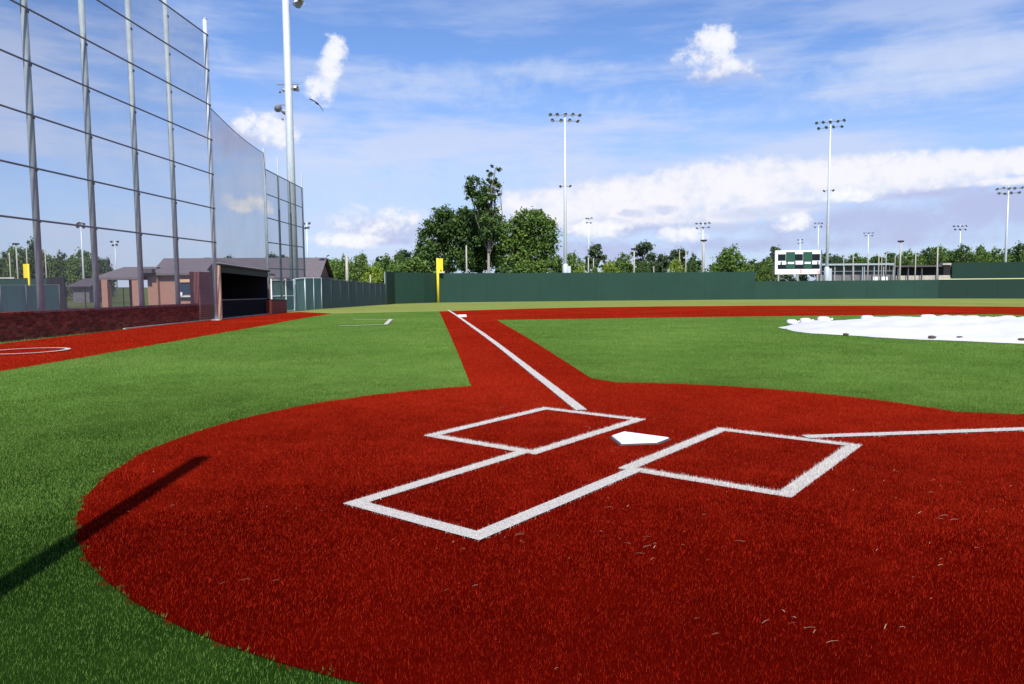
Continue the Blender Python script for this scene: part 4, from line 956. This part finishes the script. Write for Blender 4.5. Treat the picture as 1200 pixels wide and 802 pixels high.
hs = P(85, 130).to_2d(); he = P(104, 130).to_2d(); hd = (he-hs).normalized()
gable_house('far_shed', hs, he, Vector((-hd.y, hd.x))*6, TH(*hs), Z(90, 335.5, 130), Z(90, 326.5, 133), 'small grey-roofed shed behind the black panel wall at left', MT['stand'], MT['shingle2'], hipL=1.2, over=.8)

# ------------------------------------------------------------------ trees
def leaf_arrays(blobs, n, size, seed, clump=9, spread=.30, up=.35):
    r = np.random.default_rng(seed); B = np.array(blobs, float); wt = B[:, 3]*B[:, 4]*B[:, 5]; wt = wt**.75; wt /= wt.sum()
    cen = []; rad = []
    for b, k in zip(B, np.maximum(3, (wt*n/clump/6).astype(int))):
        v = r.normal(size=(k, 3)); v /= np.linalg.norm(v, axis=1)[:, None]
        q = r.uniform(.45, 1.0, (k, 1))**.6
        cen.append(b[:3]+v*q*b[3:6]); rad.append(np.full(k, spread*min(b[3], b[4], b[5]*1.3)))
    cen = np.concatenate(cen); rad = np.concatenate(rad)*r.uniform(.5, 1.25, len(cen))
    i = r.integers(0, len(cen), n); v = r.normal(size=(n, 3)); v /= np.linalg.norm(v, axis=1)[:, None]
    C = cen[i]+v*(rad[i]*np.minimum(np.abs(r.normal(0, .62, n)), 1.15))[:, None]*np.array([1, 1, .75])
    # leaf frames: normals lean outwards and up
    out = v+np.array([0, 0, up])+r.normal(0, .55, (n, 3)); out /= np.linalg.norm(out, axis=1)[:, None]
    t = np.cross(out, r.normal(size=(n, 3))); t /= np.linalg.norm(t, axis=1)[:, None]; s = np.cross(out, t)
    a = (size*r.uniform(.6, 1.3, n))[:, None]; b_ = a*.62
    V = np.stack([C-t*a, C-s*b_+out*a*.12, C+t*a, C+s*b_-out*a*.12], 1).reshape(-1, 3)
    return V, np.arange(n*4).reshape(-1, 4)
def wood(pts_list):
    m = MB()
    for pts, rads in pts_list: m.tube(pts, rads, 7, cap=False)
    return m
def limbs_for(blobs, trunk_top, r0, lean=(0, 0), seed=0, twigs=4):
    rs = random.Random(seed); tx, ty = lean
    out = [([(0, 0, -.05*trunk_top), (tx*.3+rs.uniform(-.02, .02)*trunk_top, ty*.3, trunk_top*.4), (tx, ty, trunk_top)], [r0*1.25, r0, r0*.6])]
    for b in blobs:
        e = Vector(b[:3]); s = Vector((tx*.8, ty*.8, trunk_top*rs.uniform(.55, .98))); mid = s.lerp(e, .5)+Vector((rs.uniform(-1, 1), rs.uniform(-1, 1), rs.uniform(.0, 1)))*.08*trunk_top
        out.append(([s, mid, e], [r0*.5, r0*.33, r0*.12]))
        for _ in range(twigs):
            v = Vector((rs.gauss(0, 1), rs.gauss(0, 1), rs.gauss(.3, .8))).normalized(); f = e+Vector((v.x*b[3], v.y*b[4], v.z*b[5]))*.8
            st_ = mid.lerp(e, rs.uniform(.2, 1)); out.append(([st_, st_.lerp(f, .5)+Vector((0, 0, .03*trunk_top)), f], [r0*.16, r0*.10, r0*.03]))
    return out
def big_tree(px, d, label, blobs_px, trunk_px_top, r0, n, size, leaf, bark, seed, spread=.46, depthk=1.0, limb_bark=None, name='oak_tree'):
    """blobs in photo pixels (x, y, rx, ry) turned into metres at depth d, each given its own distance and depth"""
    base = P(px, d); rs = random.Random(seed); mpp = d/FPX; root = empty(name, base, label, 'tree', 'trees beyond the outfield wall'); blobs = []
    rt = np.array([RT[0], RT[1]]); fh = np.array([FH[0], FH[1]])
    for (bx, by, rx, ry) in blobs_px:
        u = (bx-px)*mpp; z = Z(bx, by, d)-base.z; dy = rs.uniform(-.5, .5)*rx*mpp*depthk; xy = rt*u+fh*dy
        blobs.append((xy[0], xy[1], z, rx*mpp, rx*mpp*.95, ry*mpp))
    tt = Z(px, trunk_px_top, d)-base.z
    lm = limbs_for(blobs, tt, r0, seed=seed)
    o = wood(lm[:1]).build('trunk', bark, None, True); o.parent = root
    o = wood(lm[1:]).build('limbs', limb_bark or bark, None, True); o.parent = root
    V, F = leaf_arrays(blobs, n, size, seed, spread=spread); o = link('crown', tri_mesh('crown', V, F, leaf)); o.parent = root
    return root
big_tree(525, 128, 'broad dark oak at the left of the big tree clump', [(522, 262, 22, 17), (505, 285, 18, 22), (535, 275, 24, 28), (515, 300, 22, 18), (545, 262, 20, 18), (500, 300, 12, 14), (538, 304, 22, 15), (512, 246, 4, 4), (507, 262, 6, 6), (498, 306, 16, 14), (493, 300, 7, 9)], 290, .5, 26000, .23, MT['leaf_dark'], MT['bark'], 1)
big_tree(562, 133, 'dense dark oak in the middle of the big tree clump', [(560, 262, 22, 17), (555, 285, 24, 24), (575, 280, 20, 26), (565, 304, 28, 14), (580, 262, 12, 14), (548, 250, 10, 8)], 290, .5, 20000, .23, MT['leaf_dark'], MT['bark'], 2)
big_tree(622, 130, 'rounded olive-green oak at the right of the big tree clump', [(622, 262, 26, 14), (605, 275, 22, 20), (635, 275, 20, 22), (620, 292, 30, 20), (643, 290, 13, 20), (600, 295, 18, 18), (628, 252, 14, 6), (590, 285, 12, 14), (612, 308, 34, 10)], 290, .5, 28000, .22, MT['leaf_mid'], MT['bark'], 3)
big_tree(573.5, 122, 'tall slender tree with a pale trunk rising out of the big tree clump', [(553, 216, 9, 9), (563, 220, 10, 10), (551, 228, 7, 7), (560, 232, 12, 10), (571, 232, 10, 9), (573, 245, 10, 9), (566, 244, 10, 8), (580, 220, 9, 7), (587, 222, 5, 7), (577, 209, 6, 5), (575, 203, 4, 4), (582, 197, 5, 3.6), (583, 212, 4, 4), (574, 258, 13, 10), (577, 272, 14, 9), (570, 283, 12, 7)], 262, .24, 10500, .20, MT['leaf_dark'], MT['barkp'], 4, spread=.6, name='tall_tree', limb_bark=MT['bark'])
for px, d, w_, top, seed, leaf, lab in [(640, 112, 20, 302, 11, 'leaf_mid', 'bright low bush at the right foot of the tree clump'), (612, 111, 16, 307, 12, 'leaf_mid', 'low green bush left of the bright bush under the tree clump'), (482, 112, 22, 302, 13, 'leaf_mid', 'spreading bright green bush left of the foul pole'), (592, 112, 12, 309, 14, 'leaf_dark', 'small dark bush behind the wall at the pale trunk')]:
    big_tree(px, d, lab, [(px-w_*.4, top+12, w_*.55, 8), (px+w_*.35, top+11, w_*.6, 9), (px, top+9, w_*.5, 8), (px+w_*.7, top+16, w_*.4, 6), (px-w_*.75, top+16, w_*.4, 6)], top+15, .12, 5000, .17, MT[leaf], MT['bark'], seed, name='bush')
# prototypes, one unit tall, for the smaller trees
def proto(name, blobs, tt, r0, n, size, seed, spread, bark):
    root = bpy.data.objects.new(name, None)
    a = wood(limbs_for(blobs, tt, r0, seed=seed, twigs=3)).mesh('trunk', bark, True); V, F = leaf_arrays(blobs, n, size, seed, spread=spread); c = tri_mesh('crown', V, F, MT['leaf_mid'])
    return (name, a, c)
PROT = {'round_a': proto('round_tree', [(0, 0, .62, .28, .28, .25), (.18, .05, .5, .2, .2, .2), (-.2, -.05, .48, .22, .2, .22), (.03, .1, .8, .18, .18, .15), (-.12, .08, .3, .22, .2, .18), (.16, -.1, .28, .2, .2, .17)], .5, .03, 10000, .021, 31, .55, MT['bark']),
        'round_b': proto('round_tree', [(-.1, 0, .58, .22, .25, .22), (.15, .1, .66, .22, .2, .2), (.25, -.05, .42, .18, .2, .2), (-.28, 0, .4, .18, .2, .18), (.02, 0, .84, .13, .13, .12), (0, 0, .28, .3, .25, .18)], .5, .03, 10000, .021, 32, .55, MT['bark']),
        'pine_a': proto('pine_tree', [(0, 0, .86, .17, .17, .10), (.12, .03, .74, .13, .12, .08), (-.14, 0, .70, .13, .12, .08), (.05, .05, .60, .14, .14, .07), (-.05, 0, .94, .10, .10, .05)], .84, .018, 4500, .020, 33, .7, MT['bark']),
        'pine_b': proto('pine_tree', [(.05, 0, .88, .14, .14, .09), (-.12, .03, .80, .12, .10, .07), (.16, 0, .70, .11, .12, .06), (-.08, .05, .62, .10, .12, .06)], .84, .018, 4200, .020, 34, .7, MT['bark']),
        'bush': proto('bush', [(0, 0, .55, .42, .4, .40), (.35, .1, .42, .32, .3, .35), (-.38, 0, .40, .34, .3, .34), (.1, -.1, .75, .25, .25, .22)], .4, .02, 6500, .029, 35, .52, MT['bark']),
        'spiky': proto('dense_tree', [(0, 0, .5, .32, .3, .42), (.25, 0, .42, .25, .25, .36), (-.25, .05, .42, .25, .25, .36), (.12, 0, .72, .2, .2, .24), (-.13, 0, .70, .2, .2, .24), (.38, 0, .25, .15, .2, .2), (-.4, 0, .25, .15, .2, .2)], .5, .03, 11000, .021, 36, .48, MT['bark'])}
def tree(kind, px, d, ytop, wpx, leaf, label, group='trees beyond the outfield wall'):
    name, a, c = PROT[kind]; b = P(px, d); H = Z(px, ytop, d)-b.z; W = wpx*d/FPX
    root = empty(name, b, label, 'bush' if kind == 'bush' else 'tree', group, rz=random.uniform(0, 6.28)); wid = {'round_a': .86, 'round_b': .9, 'pine_a': .52, 'pine_b': .5, 'bush': 1.5, 'spiky': 1.05}[kind]
    sxy = W/wid*1.25; root.scale = (sxy, sxy, H)
    for nm, me in (('trunk', a), ('crown', c)):
        o = bpy.data.objects.new(nm, me); col.objects.link(o); o.parent = root
        if nm == 'crown': o.material_slots[0].link = 'OBJECT'; o.material_slots[0].material = MT[leaf]
    return root
far = 'trees in the far tree line'
TL = [('round_a', 391, 150, 303, 22, 'leaf_mid', 'small green tree at the gable end of the long building'), ('round_b', 405, 130, 296, 22, 'leaf_mid', 'green tree wrapped round the thick pale post'), ('round_a', 420, 135, 293, 26, 'leaf_mid', 'leafy tree just right of the thick pale post'),
      ('round_b', 452, 150, 296, 40, 'leaf_mid', 'wide green tree behind the corner of the outfield wall'), ('round_a', 472, 160, 294, 22, 'leaf_dark', 'darker tree left of the broad dark oak'), ('bush', 440, 118, 311, 36, 'leaf_lite', 'yellow-green bush behind the right end of the windscreen fence'), ('bush', 462, 116, 308, 30, 'leaf_mid', 'green bush right behind the outfield wall corner'), ('pine_a', 473, 180, 293, 22, 'leaf_pine', 'pine top left of the broad dark oak'),
      ('round_a', 675, 125, 292, 24, 'leaf_mid', 'green tree right of the tall floodlight pole'), ('bush', 680, 114, 309, 18, 'leaf_lite', 'yellow-green bush right of the tall floodlight pole'), ('pine_a', 698, 160, 286, 22, 'leaf_pine', 'loose pine left of the dense green tree'), ('round_b', 731, 130, 294, 36, 'leaf_mid', 'dense green tree left of the cream lamp post'),
      ('bush', 714, 116, 305, 28, 'leaf_lite', 'yellow-green bush in front of the dense green tree'), ('bush', 697, 118, 311, 16, 'leaf_mid', 'small bush at the two thin white posts'), ('pine_b', 753, 150, 283, 26, 'leaf_pine', 'tall pine right of the cream lamp post'), ('round_a', 752, 128, 303, 22, 'leaf_dark', 'dark bushy tree below the tall pine'), ('pine_a', 776, 170, 298, 18, 'leaf_pine', 'short pine between the tall pine and the yellow-green bush'),
      ('bush', 792, 114, 303, 26, 'leaf_lite', 'big yellow-green bush left of the thick lamp post'), ('pine_b', 794, 170, 291, 24, 'leaf_pine', 'pine behind the big yellow-green bush'), ('round_b', 812, 145, 294, 18, 'leaf_dark', 'dark tree just left of the thick lamp post'), ('round_a', 770, 180, 303, 24, 'leaf_dark', 'dark low tree behind the short pine'),
      ('spiky', 856, 120, 287, 52, 'leaf_mid', 'big dense round tree left of the scoreboard'), ('bush', 878, 116, 308, 22, 'leaf_mid', 'bush at the right foot of the big dense tree'), ('bush', 835, 116, 309, 14, 'leaf_mid', 'small bush right of the thick lamp post'), ('round_a', 890, 190, 303, 22, 'leaf_dark', 'dark distant tree between the dense tree and the scoreboard'),
      ('round_b', 901, 142, 300, 20, 'leaf_mid', 'olive tree at the left edge of the scoreboard'), ('pine_a', 908, 170, 289, 18, 'leaf_pine', 'pine crown peeking over the left corner of the scoreboard'), ('bush', 922, 140, 318, 26, 'leaf_dark', 'dark bush under the scoreboard'), ('bush', 941, 139, 320, 18, 'leaf_dark', 'dark bush at the middle scoreboard post')]
for t_ in TL: tree(*t_)
RTL = [(966, 300, 24, 'leaf_pine', 'dark pine-green tree just right of the tall pole by the scoreboard'), (984, 297, 26, 'leaf_pine', 'dark tree above the left end of the grandstand roof'), (1001, 295, 28, 'leaf_mid', 'bright green tree above the left half of the grandstand roof'), (1022, 298, 28, 'leaf_dark', 'dark tree behind the thickest post of the grandstand row'),
       (1040, 299, 26, 'leaf_dark', 'dark tree above the right end of the grandstand roof'), (1062, 291, 28, 'leaf_mid', 'green tree right of the cream lamp post at the grandstand'), (1086, 288, 32, 'leaf_dark', 'broad dark tree left of the plain cream post'), (1105, 285, 30, 'leaf_mid', 'green tree right of the plain cream post'),
       (1128, 284, 30, 'leaf_dark', 'dark tree at the distant floodlight pole above the tall screen'), (1148, 285, 30, 'leaf_mid', 'green tree over the middle of the tall green screen'), (1166, 288, 28, 'leaf_mid', 'tree just left of the far right floodlight pole'), (1188, 282, 34, 'leaf_dark', 'tall dark tree just right of the far right floodlight pole'), (1212, 283, 34, 'leaf_mid', 'green tree cut by the right photo edge'),
       (1117, 290, 26, 'leaf_mid', 'low green tree at the left edge of the tall green screen'), (1075, 294, 26, 'leaf_mid', 'low green tree above the dark pavilion'), (1157, 294, 26, 'leaf_lite', 'pale yellow-green tree over the tall green screen'), (1137, 294, 24, 'leaf_mid', 'low green tree over the left part of the tall green screen')]
for i, (px, top, wd, leaf, lab) in enumerate(RTL): tree(random.choice(['round_a', 'round_b']), px, 262+(i % 4)*9, top, wd, leaf, lab, far)
# distant woods that read as one mass
def woods(name, spans, label, seed):
    r = random.Random(seed); blobs = []; rt = np.array([RT[0], RT[1]]); fh = np.array([FH[0], FH[1]]); base = P(spans[0][0], spans[0][2])
    for x0, x1, d, top in spans:
        x = x0; mpp = d/FPX
        while x < x1:
            p = P(x, d+r.uniform(-8, 8)); t = Z(x, top+r.uniform(0, 6), d)-p.z; w = r.uniform(9, 16)*mpp
            blobs.append((p.x-base.x, p.y-base.y, t*.62+p.z-base.z, w, w, t*.38)); x += r.uniform(9, 15)
    V, F = leaf_arrays(blobs, 420*len(blobs), .75, seed, spread=.5); o = link(name, tri_mesh(name, V, F, MT['leaf_dark'])); o.location = base; tag(o, label, 'woods', kind='stuff')
woods('far_woods', [(655, 905, 300, 302), (955, 1260, 310, 297)], 'hazy far woods along the horizon behind the outfield wall', 77)
woods('left_woods', [(384, 500, 215, 304), (-60, 120, 200, 300)], 'dark woods behind the windscreen fences at left', 78)
for px, d, top, wd, leaf, k, lab in [(-14, 150, 288, 34, 'leaf_mid', 'round_a', 'green tree cut by the left photo edge'), (10, 160, 290, 28, 'leaf_dark', 'round_b', 'dark tree behind the thin post at far left'), (22, 152, 284, 26, 'leaf_mid', 'round_a', 'green tree at the pale lamp post at far left'), (39, 158, 276, 26, 'leaf_dark', 'round_b', 'tallest dark tree seen between the two left net posts'),
        (58, 155, 292, 26, 'leaf_mid', 'round_a', 'green tree right of the first net post'), (74, 160, 292, 26, 'leaf_dark', 'round_b', 'dark tree behind the black panel wall'), (92, 156, 289, 30, 'leaf_mid', 'round_a', 'green tree behind the floodlight pole in the netting'), (108, 162, 293, 26, 'leaf_dark', 'round_b', 'dark tree above the small grey shed'), (124, 120, 298, 20, 'leaf_pine', 'round_a', 'dark tree at the left corner of the breezeway roof'),
        (270, 140, 300, 14, 'leaf_pine', 'pine_a', 'tree tip above the long roof over the dugout'), (322, 140, 297, 18, 'leaf_pine', 'pine_b', 'pine tip above the long roof behind the far net frame'), (333, 140, 299, 14, 'leaf_pine', 'pine_a', 'second pine tip above the long roof, right of the first'), (372, 150, 300, 14, 'leaf_pine', 'round_b', 'small tree top showing over the gable end')]:
    tree(k, px, d, top, wd, leaf, lab, 'trees behind the left buildings')

# ------------------------------------------------------------------ bird in the sky
dbird = 62; v = ray(371.5, 121); q = CAM+v*(dbird/float(v @ FH)); mpp = dbird/FPX
bd = empty('bird', q, 'dark bird gliding with bent wings right of the near light pole', 'bird')
rt3 = Vector(RT); up3 = Vector((0, 0, 1)); fw3 = Vector((FH[0], FH[1], 0))
def bp3(x, y, dd=0): return rt3*(x-371.5)*mpp+up3*(121-y)*mpp+fw3*dd
m = MB(); m.tube([bp3(369.5, 119.5, -.25), bp3(371, 121, -.1), bp3(372.3, 122, .08), bp3(372.8, 122.3, .25)], [.02, .075, .07, .02], 8)
o = m.build('body', MT['bird'], None, True); o.parent = bd
def wing(pts, chord):
    m = MB(); n = len(pts)
    for (x, y), c in zip(pts, chord): m.v += [tuple(bp3(x, y-.5, -c/2)), tuple(bp3(x, y-.3, c/2)), tuple(bp3(x, y+.7, 0))]
    for i in range(n-1):
        for j in range(3): m.f.append((3*i+j, 3*i+(j+1) % 3, 3*i+3+(j+1) % 3, 3*i+3+j))
    m.f += [(0, 1, 2), (3*n-1, 3*n-2, 3*n-3)]
    o = m.build('wing', MT['bird']); o.parent = bd
wing([(371, 120.5), (368, 118.6), (365.5, 117.4), (362.8, 116.2)], [.22, .26, .2, .05]); wing([(372.5, 121.8), (375, 124.5), (376.8, 127.2), (378.3, 130)], [.22, .26, .2, .05])
